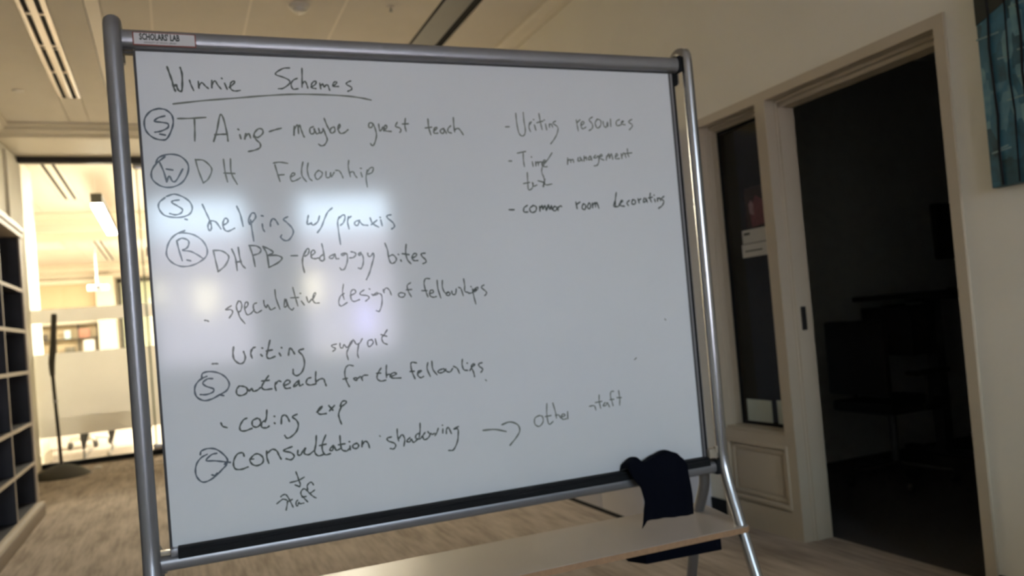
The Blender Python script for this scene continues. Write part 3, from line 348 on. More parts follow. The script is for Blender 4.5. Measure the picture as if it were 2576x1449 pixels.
m = MB(); m.prism([(13.85, CZ), (13.85, CZ-.03), (13.92, CZ-.05), (13.95, CZ-.09), (14.05, CZ-.11), (14.08, CZ-.15), (14.1, CZ-.15), (14.1, 3.18), (15.28, 3.18), (15.28, CZ)][::-1], -4.15, 6.2, 'x')
struct(m.build('trim_5', M['crown']))
m = MB(); m.prism([(21.55, CZ), (21.55, CZ-.04), (21.65, CZ-.08), (21.7, CZ-.18), (21.8, CZ-.22), (21.85, CZ-.3), (21.9, CZ-.31), (21.9, CZ)][::-1], -4.15, 6.2, 'x')
struct(m.build('trim_6', M['crown']))

# ---- door frame, sidelight
d1 = struct(empty('door_1', (XW, 2.47, 0)))
P = -.012   # frame stands proud of the wall
def yb(y): return y-2.47
T = .157
B('door_jamb', M['trim'], d1, (P, .05, yb(1.99), yb(2.035), 0, 2.131), (.05, .11, yb(1.991), yb(2.05), 0, 2.117), (.11, T, yb(1.99), yb(2.035), 0, 2.097))
B('door_jamb', M['trim'], d1, (P, .045, yb(2.958), yb(3.028), 0, 2.131), (.045, .06, yb(2.953), yb(3.0275), 0, 2.117), (.06, T, yb(2.947), yb(3.0275), 0, 2.097))
B('door_head', M['trim'], d1, (P, .05, yb(1.99), yb(3.522), 2.131, 2.177), (.0502, .075, yb(1.9905), yb(3.0275), 2.118, 2.1765), (.0752, T, yb(1.9905), yb(3.0275), 2.098, 2.1765))
B('strike_plate', M['black_metal'], d1, (.084, .110, yb(2.936), yb(2.946), 1.01, 1.125), bev=.003)
w4 = struct(empty('window_4', (XW, 3.25, 0)))
def ys(y): return y-3.25
B('side_frame', M['trim'], w4, (P, .03, ys(3.474), ys(3.522), 0, 2.131), (.03, .07, ys(3.4705), ys(3.521), 0, 2.13), (.07, T, ys(3.466), ys(3.521), 0, 2.13))
B('head_stop', M['trim'], w4, (.0505, .07, ys(3.0285), ys(3.47), 2.118, 2.17), (.0755, .15, ys(3.0285), ys(3.4655), 2.1045, 2.176))
B('sill_rail', M['trim'], w4, (P, .0, ys(3.0285), ys(3.4735), .455, .505), (.0, .09, ys(3.0285), ys(3.4735), .455, .518))
B('gasket', M['black'], w4, (.098, .112, ys(3.455), ys(3.466), .528, 2.09), (.098, .112, ys(3.0285), ys(3.4655), .516, .528), (.098, .112, ys(3.0285), ys(3.4655), 2.09, 2.104))
B('pane', M['glass_dark'], w4, (.104, .110, ys(3.028), ys(3.46), .52, 2.10))
pn = B('lower_panel', M['trim'], w4, (0, .06, ys(3.0285), ys(3.4735), 0, .4545), (P, -.0002, ys(3.0285), ys(3.4735), 0, .128))
def ring(y0, y1, z0, z1, w, x0, x1, nm, par):
    return B(nm, M['trim'], par, (x0, x1, y0, y1, z0, z0+w), (x0, x1, y0, y1, z1-w, z1), (x0, x1, y0, y0+w, z0+w, z1-w), (x0, x1, y1-w, y1, z0+w, z1-w), bev=.003)
ring(ys(3.016), ys(3.47), .145, .455, .02, -.020, 0, 'panel_moulding', pn)
ring(ys(3.045), ys(3.44), .175, .425, .016, -.010, 0, 'panel_moulding', pn)
B('raised_field', M['trim'], pn, (-.006, 0, ys(3.075), ys(3.41), .205, .395), bev=.003)

# ================================================================== MOBILE WHITEBOARD
BY = -.03068
bdir = Vector((math.cos(BY), math.sin(BY), 0)); nb = Vector((-math.sin(BY), math.cos(BY), 0))
CB = 2.066
E0 = nb*CB
ea = empty('mobile_whiteboard', (E0.x, E0.y, 0), BY)
tag(ea, 'large mobile whiteboard covered in handwriting, grey tubular frame with splayed legs and a low shelf', 'whiteboard')
UL, UR, ZB, ZT = -.100, 1.402, .700, 1.898
pan = B('writing_panel', M['board'], ea, (UL, UR, -.0035, .014, ZB, ZT))
B('edge_trim', M['plastic_dark'], ea, (UL-.006, UL, -.006, .016, ZB-.01, ZT), (UL-.002, UR+.002, -.006, .016, ZT-.001, ZT+.006), bev=.001)
B('edge_trim', M['plastic_dark'], ea, (UR, UR+.0045, -.006, .016, ZB-.005, ZT)); B('edge_trim', M['steel'], ea, (UR+.0045, UR+.012, -.006, .016, ZB-.005, ZT)); B('edge_trim', M['black'], ea, (UR+.012, UR+.018, -.008, .016, ZB-.005, ZT))
# rails
def rail(nm, u0, u1, zc, yc, ry, rz):
    m = MB(); n = 20
    pts = [(yc+ry*math.copysign(abs(math.cos(2*math.pi*k/n))**.7, math.cos(2*math.pi*k/n)), zc+rz*math.copysign(abs(math.sin(2*math.pi*k/n))**.7, math.sin(2*math.pi*k/n))) for k in range(n)]
    m.prism(pts, u0, u1, 'x'); return m.build(nm, M['steel'], ea, smooth=True)
tr = rail('top_rail', -.130, 1.432, 1.9235, -.004, .020, .0225)
br = rail('bottom_rail', -.130, 1.435, .672, -.008, .020, .018)
B('rail_end', M['black'], ea, (1.430, 1.442, -.026, .020, 1.898, 1.95), (1.405, 1.436, -.005, .02, 1.862, 1.90), bev=.004)
B('rail_end', M['black'], ea, (1.433, 1.446, -.03, .016, .65, .695), bev=.003)
B('marker_tray', M['black'], ea, (-.088, 1.408, -.031, -.004, .684, .7075), (-.088, 1.408, -.036, -.028, .682, .699), bev=.002)
B('tray_end', M['steel'], ea, (-.104, -.088, -.03, -.004, .688, .706), bev=.002)
B('corner_clip', M['clip'], ea, (1.418, 1.448, -.02, .012, .70, .728), (1.438, 1.452, -.025, -.01, .715, .735), bev=.003)
B('corner_clip', M['clip'], ea, (-.138, -.104, -.014, .01, .692, .700), bev=.002)
B('corner_clip', M['black_metal'], ea, (-.135, -.104, -.008, .008, 1.889, 1.894), (-.135, -.104, -.008, .008, 1.898, 1.903))
# A-frame legs: front tube with hooked head, rear tube splaying away
R_ = .0165
for side, u in (('l', -.146), ('r', 1.462)):
    fy = -.021
    R_ = .0200 if side == 'l' else .0172
    head = [(u, fy+.078, 1.885), (u, fy+.076, 1.935), (u, fy+.062, 1.958), (u, fy+.038, 1.968), (u, fy+.014, 1.958), (u, fy, 1.930)]
    m = MB().tube(head+[(u, fy, 1.7), (u, fy, 1.2), (u, fy, .80), (u, fy-.001, .70), (u, fy-.013, .64), (u, fy-.040, .56), (u, fy-.10, .40), (u, fy-.25, .02)], R_, 20, smooth=4)
    m.build('front_leg', M['steel'] if side == 'l' else M['chrome'], ea, smooth=True)
    ux = u
    m = MB().tube([(u-.03*(1 if side == 'r' else -1), -.008, .668), (u-.004*(1 if side == 'r' else -1), .0, .668), (u, .03, .675), (u, .062, .688), (u, .078, .672), (u, .083, .64), (u, .088, .60), (u, .108, .555), (u, .132, .51), (u, .155, .46), (u, .21, .27), (u, .288, .02)], R_, 20, smooth=4)
    m.build('rear_leg', M['steel'], ea, smooth=True)
    MB().lathe([(0, 0), (.02, 0), (.024, .008), (.024, .02), (.018, .03), (0, .032)], ux, .290, 16).build('foot', M['black'], ea, smooth=True)
    MB().lathe([(0, 0), (.02, 0), (.024, .008), (.024, .02), (.018, .03), (0, .032)], u, fy-.256, 16).build('foot', M['black'], ea, smooth=True)
# low shelf between the legs
sy0, sy1 = 1.955-CB, 2.292-CB
shp = [(-.17, sy0+.012), (-.155, sy0), (1.462, sy0), (1.476, sy0+.010), (1.528, sy1-.012), (1.512, sy1), (-.19, sy1), (-.205, sy1-.012)]
MB().prism(shp, .487, .505, 'z').build('shelf', M['shelf'], ea)
cx, cyy = .66, (sy0+sy1)/2
MB().prism([(cx+(a-cx)*1.0009, cyy+(b-cyy)*1.004) for a, b in shp], .4868, .5035, 'z').build('shelf_edge', M['ply'], ea)
# under-shelf black pocket
m = MB(); m.prism([(1.095, -.035), (1.125, -.088), (1.37, -.106), (1.405, -.03), (1.40, .08), (1.12, .08)], .450, .4865, 'z', bev=.004); m.build('hanging_pocket', M['fabric_black'], ea, smooth=True)

# name plate on the top rail
np_ = B('name_plate', M['red_label'], ea, (-.103, .038, -.0262, -.0225, 1.9035, 1.936), bev=.0015)
B('plate_face', M['white_label'], np_, (-.100, .035, -.0272, -.0262, 1.9063, 1.9335))
def text(s, size, x, z, sx=1.0, y=-.0274, name='lettering', parent=None, mm=None, bold=0.0, align='CENTER'):
    c = bpy.data.curves.new(name, 'FONT'); c.body = s; c.size = size; c.align_x = align; c.align_y = 'CENTER'; c.offset = bold; c.resolution_u = 2
    t = bpy.data.objects.new('tmp', c); COL.objects.link(t)
    dg = bpy.context.evaluated_depsgraph_get(); me = bpy.data.meshes.new_from_object(t.evaluated_get(dg)); bpy.data.objects.remove(t)
    me.materials.clear(); me.materials.append(mm or M['print'])
    o = bpy.data.objects.new(name, me); COL.objects.link(o); o.parent = parent
    o.rotation_euler = (math.pi/2, 0, 0); o.location = (x, y, z); o.scale = (sx, 1, 1); return o
text("SCHOLARS' LAB", .0215, -.0435, 1.9235, .58, parent=np_, bold=.0008)
text("UNIVERSITY OF VIRGINIA LIBRARY", .0062, -.0425, 1.9105, .76, parent=np_)

# handwriting: marker strokes lying on the panel, in half millimetres of the board's own plane
def ink_mesh(spec, base=.0046):
    verts, faces = [], []
    for pl in spec.split('|'):
        w, pts = pl.split(':'); w = base*float(w)
        P = [Vector((int(a), int(b))) / 2000 for a, b in (q.split() for q in pts.split(','))]
        Q = []
        if len(P) == 2: Q = [P[0].lerp(P[1], k/3) for k in range(4)]
        else:
            PP = [2*P[0]-P[1]]+P+[2*P[-1]-P[-2]]
            for i in range(1, len(PP)-2):
                a, b, c, d = PP[i-1:i+3]
                for k in range(6):
                    t = k/6; Q.append(.5*((2*b)+(c-a)*t+(2*a-5*b+4*c-d)*t*t+(3*b-a-3*c+d)*t**3))
            Q.append(P[-1])
        Q2 = [Q[0]]
        for q in Q[1:]:
            if (q-Q2[-1]).length > .0004: Q2.append(q)
        Q = Q2
        if len(Q) < 2: Q = [Q[0], Q[0]+Vector((.001, 0))]
        prev = None; n = len(Q)
        for i, q in enumerate(Q):
            t = (Q[min(i+1, n-1)]-Q[max(i-1, 0)]); t = t.normalized() if t.length > 1e-7 else Vector((1, 0))
            nn = Vector((-t.y, t.x)); ww = w/2*(.92+.16*math.sin(i*.9))
            a = len(verts); e = .0009*0
            for s_ in (1, -1): verts.append((q.x+nn.x*ww*s_, q.y+nn.y*ww*s_))
            if i == 0 or i == n-1:
                d = -t if i == 0 else t; c0 = len(verts); m_ = 5
                for k in range(1, m_):
                    an = math.pi*k/m_; v = nn*math.cos(an)+d*math.sin(an); verts.append((q.x+v.x*ww, q.y+v.y*ww))
                faces.append([a]+list(range(c0, c0+m_-1))+[a+1])
            if prev is not None: faces.append([prev, prev+1, a+1, a])
            prev = a
    return verts, faces
def ink(name, spec, mm, part='handwriting', lift=0):
    v, f = ink_mesh(spec); me = bpy.data.meshes.new(part)
    me.from_pydata([(x, -.00375-lift, z) for x, z in v], [], f); me.update()
    bm = bmesh.new(); bm.from_mesh(me); bmesh.ops.recalc_face_normals(bm, faces=bm.faces)
    for fc in bm.faces:
        if fc.normal.y > 0: fc.normal_flip()
    bm.to_mesh(me); bm.free()
    me.materials.append(mm); o = bpy.data.objects.new(part, me); COL.objects.link(o); o.parent = pan; return o
# each word is a part: cut positions along the line (half millimetres) and what each piece reads
WORDS = {'title': ([350], ['Winnie', 'Schemes']), 'underline': ([], ['underline']), 'circle_s': ([], ['circled S beside TAing']),
 'ta': ([370, 480, 850, 1165], ['TAing', 'dash', 'maybe', 'guest', 'teach']), 'circle_w': ([], ['circled W beside DH Fellowship']), 'dh': ([280], ['DH', 'Fellowship']),
 'circle_s2': ([], ['circled S beside helping']), 'praxis': ([507, 687], ['helping', 'w/', 'praxis']), 'circle_r': ([], ['circled R beside DHPB']),
 'bites': ([427, 493, 905], ['DHPB', 'dash', 'pedagogy', 'bites']), 'spec': ([76, 620, 969, 1090], ['bullet', 'speculative', 'design', 'of', 'fellowships']),
 'writing': ([100, 545], ['dash', 'writing', 'support']), 'circle_s3': ([], ['circled S beside outreach']), 'outreach': ([617, 814, 990], ['outreach', 'for', 'the', 'fellowships']),
 'coding': ([110, 470], ['bullet', 'coding', 'exp']), 'circle_s4': ([], ['circled S beside consultation']), 'consult': ([817], ['consultation', 'shadowing']), 'arrow': ([], ['open arrow pointing right']),
 'other': ([1990], ['other', 'staff']), 'staff': ([], ['down arrow over the word staff']), 'wr': ([1730, 2075], ['dash', 'Writing', 'resources']), 'time': ([1725, 2010], ['dash', 'Time/task', 'management']),
 'common': ([1725, 2040, 2290], ['dash', 'common', 'room', 'decorating']), 'speck': ([1000, 2000, 2500], ['speck', 'speck', 'speck', 'speck'])}
FAINT = {'underline', 'wr', 'time', 'arrow', 'other', 'ta', 'dh', 'speck'}
for k in INK:
    cuts, words = WORDS[k]; bins = [[] for _ in words]
    for pl in INK[k].split('|'):
        us = [int(q.split()[0]) for q in pl.split(':')[1].split(',')]; um = (min(us)+max(us))/2
        bins[sum(um > c for c in cuts)].append(pl)
    for w_, bn in zip(words, bins):
        if not bn: continue
        nm = {'dash': 'pen_dash', 'bullet': 'pen_bullet', 'speck': 'marker_speck', 'underline': 'underline_stroke'}.get(w_, 'circled_letter' if 'circled' in w_ else ('arrow_mark' if 'open arrow' in w_ else 'handwritten_word'))
        o = ink(k, '|'.join(bn), M['ink_faint'] if k in FAINT else (M['ink_purple'] if k.startswith('circle') or k == 'praxis' else M['ink']), nm)
        if nm == 'handwritten_word': o['label'] = 'handwritten word ' + w_ if 'arrow' not in w_ else w_
        elif nm in ('circled_letter', 'arrow_mark'): o['label'] = w_

# ================================================================== BLACK CLOTH over the tray
def lerp_tab(tab, x):
    for (x0, y0), (x1, y1) in zip(tab, tab[1:]):
        if x <= x1: t = max(0, (x-x0)/(x1-x0)); t = t*t*(3-2*t)*.5+t*.5; return y0+(y1-y0)*t
    return tab[-1][1]
def cloth():
    """a limp black cloth: crumpled ridge on the tray, flat apron hanging over the front of it"""
    TOP = [(1.112, .722), (1.117, .738), (1.141, .752), (1.163, .734), (1.180, .735), (1.215, .748), (1.245, .757), (1.275, .746), (1.295, .728), (1.310, .708)]
    LEFT = [(.53, 1.128), (.545, 1.133), (.566, 1.139), (.589, 1.143), (.62, 1.150), (.669, 1.142), (.706, 1.129), (.725, 1.116), (.76, 1.112)]
    RIGHT = [(.53, 1.318), (.556, 1.317), (.607, 1.317), (.666, 1.312), (.714, 1.307), (.76, 1.300)]
    bm = bmesh.new(); NU, NV = 44, 40; g = []
    for j in range(NV+1):
        t = j/NV; row = []
        for i in range(NU+1):
            s = i/NU; ut = 1.112+s*.198; top = lerp_tab(TOP, ut)
            bot = .566-.010*s - (.020*(1-s/.07) if s < .07 else 0)
            if t < .2:      # crumpled roll lying on the tray
                a = t/.2; z = top-.030*(1-math.sin(math.pi/2*min(1, .35+a*.65)))-.004*a; y = -.006-.050*a**1.1; u = ut
            else:
                a = (t-.2)/.8; z = (top-.004)+(bot-top+.004)*a
                l, r = lerp_tab(LEFT, z), lerp_tab(RIGHT, z); k = min(1, a*3)
                u = ut*(1-k)+(l+(r-l)*s)*k
                y = -.056-.006*math.sin(min(1, a*2)*math.pi/2)-.0035*math.sin(s*9+a*1.5)*a-.002*math.sin(s*23+1)*(.3+a)
            row.append(bm.verts.new((u, y, z)))
        g.append(row)
    for j in range(NV):
        for i in range(NU): bm.faces.new((g[j][i], g[j][i+1], g[j+1][i+1], g[j+1][i]))
    me = bpy.data.meshes.new('black_cloth'); bmesh.ops.recalc_face_normals(bm, faces=bm.faces); bm.to_mesh(me); bm.free()
    for p in me.polygons: p.use_smooth = True
    me.materials.append(M['fabric_black'])
    o = bpy.data.objects.new('black_cloth', me); COL.objects.link(o); o.location = (E0.x, E0.y, 0); o.rotation_euler = (0, 0, BY)
    md = o.modifiers.new('thickness', 'SOLIDIFY'); md.thickness = .003; md.offset = 0
    return o
tag(cloth(), 'black cloth draped over the right end of the whiteboard marker tray', 'cloth')

# ================================================================== BOOKCASE on the left wall
bc = empty('bookcase', (XL+.01, 4.6, 0)); tag(bc, 'built-in bookcase with dark empty compartments and pale edges along the left wall', 'bookcase')
XF = -1.026-(XL+.01); D0 = 0
def yk(y): return y-4.6
ydiv = [6.93, 6.145, 5.35, 4.56, 3.77, 2.98, 2.19]
zs = [.118, .425, .722, 1.110, 1.42, 1.73]
B('back_panel', M['book_dark'], bc, (0, .012, yk(2.19), yk(6.96), .1, 2.17))
B('plinth', M['plinth'], bc, (0, XF+.035, yk(2.15), yk(7.06), 0, .085), bev=.003)
B('base_moulding', M['book_edge'], bc, (0, XF+.03, yk(2.15), yk(7.06), .085, .103), bev=.003)
B('side_panel', M['book_edge'], bc, (0, XF, yk(6.955), yk(7.03), .10, 2.19)); B('side_panel', M['book_edge'], bc, (0, XF, yk(2.11), yk(2.17), .10, 2.19))
B('side_lining', M['book_dark'], bc, (.012, XF-.012, yk(6.94), yk(6.955), .10, 2.17))
B('top_cornice', M['book_edge'], bc, (0, XF+.02, yk(2.1), yk(7.05), 2.17, 2.215), (0, XF+.01, yk(2.1), yk(7.04), 2.13, 2.17), bev=.003)
for y in ydiv[1:-1]:
    dv = B('divider', M['book_dark'], bc, (.012, XF-.004, yk(y)-.011, yk(y)+.011, .1, 2.15))
    B('edge_band', M['book_edge'], dv, (XF-.004, XF, yk(y)-.011, yk(y)+.011, .1, 2.15))
for a, b in zip(ydiv[1:], ydiv):
    for z in zs:
        sh = B('shelf', M['book_dark'], bc, (.012, XF-.004, yk(a)+.011, yk(b)-.011 if b != 6.93 else yk(6.94), z-.022, z+.004))
        B('edge_band', M['book_edge'], sh, (XF-.004, XF-.001, yk(a)+.011, yk(b)-.011 if b != 6.93 else yk(6.955), z-.022, z+.004))

# ================================================================== tall cabinets on the right wall
def cabinet(y0, y1, label):
    c = empty('tall_cabinet', (XW-.002, (y0+y1)/2, 0)); tag(c, label, 'cabinet', 'tall storage cabinets behind the whiteboard')
    h = (y1-y0)/2; X0 = 2.25-XW+.002
    B('carcass', M['cab'], c, (X0+.02, 0, -h, h, .022, 2.17))
    B('door', M['cab'], c, (X0, X0+.018, -h+.002, h-.002, .026, 2.168), bev=.002)
    B('plinth', M['black'], c, (X0+.004, -.01, -h+.001, h-.001, 0, .022))
    B('handle', M['chrome'], c, (X0-.02, X0-.012, h-.05, h-.04, 1.0, 1.12), (X0-.014, X0, h-.05, h-.04, 1.0, 1.01), (X0-.014, X0, h-.05, h-.04, 1.11, 1.12))
    return c
cabinet(3.66, 4.128, 'tall pale cabinet nearest the glass sidelight, its side facing the camera')
cabinet(4.132, 4.60, 'second tall pale cabinet, beyond the one nearest the sidelight')
cabinet(4.604, 5.07, 'farthest of the tall pale cabinets behind the whiteboard')

# low cabinet added out of view behind the camera: it shades the near carpet and lies in the lower reflections of the board
lc = empty('added_shade_cabinet', (1.55, -.80, 0)); tag(lc, 'low dark cabinet added behind the viewer to shade the carpet, mirrored faintly in the lower board', 'cabinet')
B('body', M['book_dark'], lc, (-1.1, 1.1, -.22, .22, .06, .97), bev=.004)
for x in (-1.08, -.36, .36): B('door', M['plinth'], lc, (x, x+.71, .222, .24, .08, .94), bev=.003)
B('top', M['shelf'], lc, (-1.12, 1.12, -.24, .25, .972, .995), bev=.003); B('plinth', M['black'], lc, (-1.08, 1.08, -.2, .2, 0, .058))

# ================================================================== things on the right wall
art = empty('wall_art', (XW-.002, 1.40, 1.492)); tag(art, 'blue patchwork artwork hanging on the wall right of the door', 'artwork')
B('canvas', M['art'], art, (-.035, 0, -.45, .448, 0, 1.1), bev=.003)
for k, yy in enumerate((.405, .345, .30, .235, .17, .12, .06, 0, -.07, -.13, -.2, -.27, -.33, -.39)):
    m = MB(); m.tube([(-.0362, yy+.004*math.sin(j*2.1+k), .005+j*.12) for j in range(10)], .0030 if k % 2 else .0048, 6); m.build('dark_vertical_line', M['black'], art)
mb_ = mat('painting_pale_stroke', (.20, .33, .34), .5, noise=.3, nscale=60)
_r = random.Random(3)
for k in range(46):
    y_ = _r.uniform(-.44, .40); z_ = .05+.078*_r.randint(0, 8)+_r.uniform(-.01, .01); l_ = _r.uniform(.03, .09); d_ = _r.uniform(-.004, .008)
    m = MB(); m.prism([(y_, z_), (y_+l_, z_-d_), (y_+l_, z_-d_+.006), (y_, z_+.005)], -.0362, -.0350, 'x'); m.build('pale_stroke', mb_, art)
m = MB(); m.prism([(-.45, .86), (.1, .72), (.448, .575), (.448, 1.1), (-.45, 1.1)], -.037, -.0352, 'x'); m.build('dark_top_field', mat('painting_dark_field', (.018, .022, .016), .5, noise=.6, nscale=18), art)

# notices on the sidelight glass
def notice(nm, label, y0, y1, z0, z1, mm, lines=(), grp=None, skew=.012):
    e = empty(nm, (XW+.1035, (y0+y1)/2, (z0+z1)/2)); tag(e, label, 'sign', grp)
    h = (y1-y0)/2; v = (z1-z0)/2
    MB().box(-.0012, 0, -h, h, -v, v).build('sheet', mm, e)
    for (a, b, c, d) in lines: B('print_line', M['print'], e, (-.0016, -.0012, -h+a*2*h, -h+b*2*h, -v+c*2*v, -v+d*2*v))
    return e
notice('name_sign', 'upper white strip sign on the sidelight glass, under the red photo', 3.125, 3.335, 1.475, 1.545, M['paper'], ((.72, .94, .62, .80),))
notice('name_sign', 'lower white strip sign on the sidelight glass with one grey line', 3.125, 3.345, 1.402, 1.471, M['paper'], ((.30, .9, .42, .52),))
ph = notice('photo_print', 'dark red photo print stuck to the sidelight glass above two white signs', 3.13, 3.29, 1.55, 1.76, mat('photo_dark_red', (.030, .014, .014), .4, noise=.5, nscale=30))
mr = mat('photo_red_patch', (.16, .05, .055), .4, noise=.5, nscale=40); mp_ = mat('photo_pale_patch', (.30, .19, .20), .4, noise=.4, nscale=40)
m = MB(); m.prism([(-.07, -.09), (.04, -.1), (.05, -.02), (.0, .06), (-.05, .03)], -.0020, -.0012, 'x'); m.build('printed_figure', mr, ph)
m = MB(); m.prism([(.02, -.04), (.05, -.03), (.055, .02), (.035, .04), (.02, .02)], -.0026, -.0020, 'x'); m.build('printed_figure', mp_, ph)
notice('card_notice', 'wider pale green card at the foot of the sidelight glass', 3.23, 3.42, .535, .65, M['paper_green'])
notice('card_notice', 'narrow pale green card at the foot of the sidelight beside the door jamb', 3.04, 3.19, .535, .655, M['paper_green'])

# ================================================================== dark office behind the door
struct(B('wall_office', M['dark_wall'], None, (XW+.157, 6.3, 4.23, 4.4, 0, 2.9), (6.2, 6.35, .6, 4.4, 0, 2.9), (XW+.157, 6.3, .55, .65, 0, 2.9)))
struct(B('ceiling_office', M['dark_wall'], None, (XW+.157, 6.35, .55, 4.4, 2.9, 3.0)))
dk = empty('standing_desk', (4.95, 3.9, 0)); tag(dk, 'tall standing desk with a grey T leg in the dark office', 'desk')
B('desktop', M['dark_thing'], dk, (-.50, .75, -.35, .3, 1.10, 1.135), bev=.004)
B('leg', M['grey_leg'], dk, (-.12, -.04, -.04, .04, .03, 1.07)); B('leg', M['grey_leg'], dk, (.56, .64, -.04, .04, .03, 1.07))
B('crossbar', M['grey_leg'], dk, (-.30, .70, -.03, .03, 1.07, 1.10)); B('foot', M['grey_leg'], dk, (-.12, -.04, -.3, .3, 0, .035)); B('foot', M['grey_leg'], dk, (.56, .64, -.3, .3, 0, .035))
mo = empty('monitor', (5.35, 3.95, 1.135)); tag(mo, 'black monitor on an arm above the standing desk', 'monitor')
B('screen', M['dark_thing'], mo, (-.32, .32, -.02, .02, .22, .62), bev=.006); B('stand', M['dark_thing'], mo, (-.03, .03, .02, .05, 0, .42)); B('base', M['dark_thing'], mo, (-.12, .12, -.08, .1, 0, .012))
pcx = empty('computer_case', (4.56, 3.95, .72)); tag(pcx, 'black computer case hanging below the desk top', 'computer')
B('case', M['dark_thing'], pcx, (-.09, .09, -.2, .2, 0, .33), bev=.006); B('bracket', M['black_metal'], pcx, (-.095, .095, -.02, .02, .33, .345))
oc = empty('office_chair', (4.0, 3.55, 0)); tag(oc, 'black office chair with armrest at the left of the dark office', 'chair')
MB().prism([(-.24, -.22), (.2, -.24), (.26, -.1), (.27, .1), (.2, .24), (-.24, .22)], .44, .51, 'z', bev=.02).build('seat', M['dark_thing'], oc, smooth=True)
m = MB(); m.box(-.27, -.22, -.22, .22, .55, 1.0, bev=.02); m.build('backrest', M['dark_thing'], oc, smooth=True)
for s in (-1, 1):
    ar = B('armrest', M['dark_thing'], oc, (-.14, .16, s*.27-.035, s*.27+.035, .66, .69), bev=.012)
    MB().tube([(0, s*.27, .66), (.0, s*.27, .5), (.02, s*.22, .46)], .015, 8).build('arm_post', M['dark_thing'], ar)
MB().tube([(0, 0, .09), (0, 0, .45)], .025, 12).build('column', M['grey_leg'], oc)
for k in range(5):
    a = 2*math.pi*k/5+.3; lg = MB().tube([(0, 0, .11), (.3*math.cos(a), .3*math.sin(a), .075)], [.025, .014], 8).build('base_arm', M['dark_thing'], oc)
    MB().lathe([(0, 0), (.02, .005), (.028, .03), (.02, .055), (0, .06)], .3*math.cos(a), .3*math.sin(a), 10).build('caster', M['dark_thing'], lg)

# ================================================================== ceiling fittings of the near room
sd = empty('slot_diffuser', (-.684, 5.0, CZ)); tag(sd, 'long two-slot metal air diffuser in the ceiling', 'air vent')
X0 = -.086; y0, y1 = -2.6, 2.72
B('frame', M['vent'], sd, (X0, X0+.030, y0, y1, -.012, .004), (X0+.062, X0+.108, y0, y1, -.012, .004), (X0+.140, X0+.172, y0, y1, -.012, .004), bev=.002)
B('slot_back', M['black'], sd, (X0+.03, X0+.062, y0, y1, .004, .010), (X0+.108, X0+.14, y0, y1, .004, .010))
yy = 7.04+.59-5.0
while yy > y0:
    if yy < y1-.1: B('bridge', M['vent'], sd, (X0+.03, X0+.062, yy-.012, yy+.012, -.008, .003)); B('bridge', M['vent'], sd, (X0+.108, X0+.14, yy-.012, yy+.012, -.008, .003))
    yy -= .59
B('end_cap', M['black_metal'], sd, (X0, X0+.172, y1, y1+.018, -.008, .004))
sm = empty('smoke_detector', (.945, 5.41, CZ)); tag(sm, 'round white smoke detector on the ceiling above the board', 'smoke detector')
MB().lathe([(0, 0), (.070, 0), (.071, -.012), (.062, -.02), (.05, -.024), (.046, -.04), (.03, -.05), (0, -.052)], 0, 0, 40).build('body', M['white_gloss'], sm, smooth=True)
MB().lathe([(.047, -.026), (.0475, -.030), (.0465, -.034)], 0, 0, 40).build('vent_ring', M['steel'], sm, smooth=True)
sm2 = empty('ceiling_speaker', (.36, 5.18, CZ)); tag(sm2, 'round white ceiling cap cut off by the top of the frame', 'ceiling cap')
MB().lathe([(0, 0), (.06, 0), (.06, -.008), (.045, -.016), (0, -.018)], 0, 0, 32).build('cap', M['white_gloss'], sm2, smooth=True)
fl = empty('sprinkler_cover', (-1.05, 7.58, CZ)); tag(fl, 'small flat white sprinkler cover on the left part of the ceiling', 'sprinkler')
MB().lathe([(0, 0), (.043, 0), (.043, -.005), (.036, -.009), (0, -.010)], 0, 0, 32).build('cover', M['white_gloss'], fl, smooth=True)
sp = empty('ceiling_sprinkler', (1.56, 5.31, CZ)); tag(sp, 'tiny sprinkler head on the ceiling beside the dark slot', 'sprinkler')
MB().lathe([(0, 0), (.028, 0), (.03, -.003), (.014, -.008), (0, -.008)], 0, 0, 20).build('escutcheon', M['ceil'], sp, smooth=True)
MB().lathe([(.005, -.008), (.006, -.025), (.014, -.028), (.014, -.031), (0, -.031)], 0, 0, 12).build('deflector', M['steel'], sp, smooth=True)

# ================================================================== stand by the glass
sn = empty('floor_stand', (-1.13, 9.2, 0)); tag(sn, 'dark floor stand with a wide domed base and a thin padded pole by the glass', 'stand')
MB().lathe([(0, .122), (.04, .120), (.09, .108), (.15, .085), (.20, .058), (.24, .030), (.262, .010), (.266, .003), (.262, 0), (0, 0)], 0, 0, 48).build('domed_base', M['stand'], sn, smooth=True)
MB().tube([(0, 0, .09), (-.004, 0, .4), (-.014, 0, .75), (-.022, 0, 1.1)], .017, 12).build('pole', M['stand'], sn, smooth=True)
MB().lathe([(.0, -.012), (.022, -.012), (.024, 0), (.022, .012), (0, .012)], -.013, 0, 12).build('joint_collar', M['chrome'], sn, smooth=True).location = (0, 0, .76)
MB().tube([(-.022, 0, 1.02), (-.020, 0, 1.15), (.000, 0, 1.3), (.014, 0, 1.45), (.030, 0, 1.63), (.031, 0, 1.645)], [.022, .030, .030, .027, .027, .012], 14, smooth=3).build('padded_sleeve', M['stand'], sn, smooth=True)
pk = empty('floor_puck', (-.83, 9.45, 0)); tag(pk, 'small white puck on the carpet at the edge of the stand base', 'door stop')
MB().lathe([(0, 0), (.04, 0), (.045, .008), (.04, .02), (.02, .026), (0, .027)], 0, 0, 20).build('puck', M['white_gloss'], pk, smooth=True)

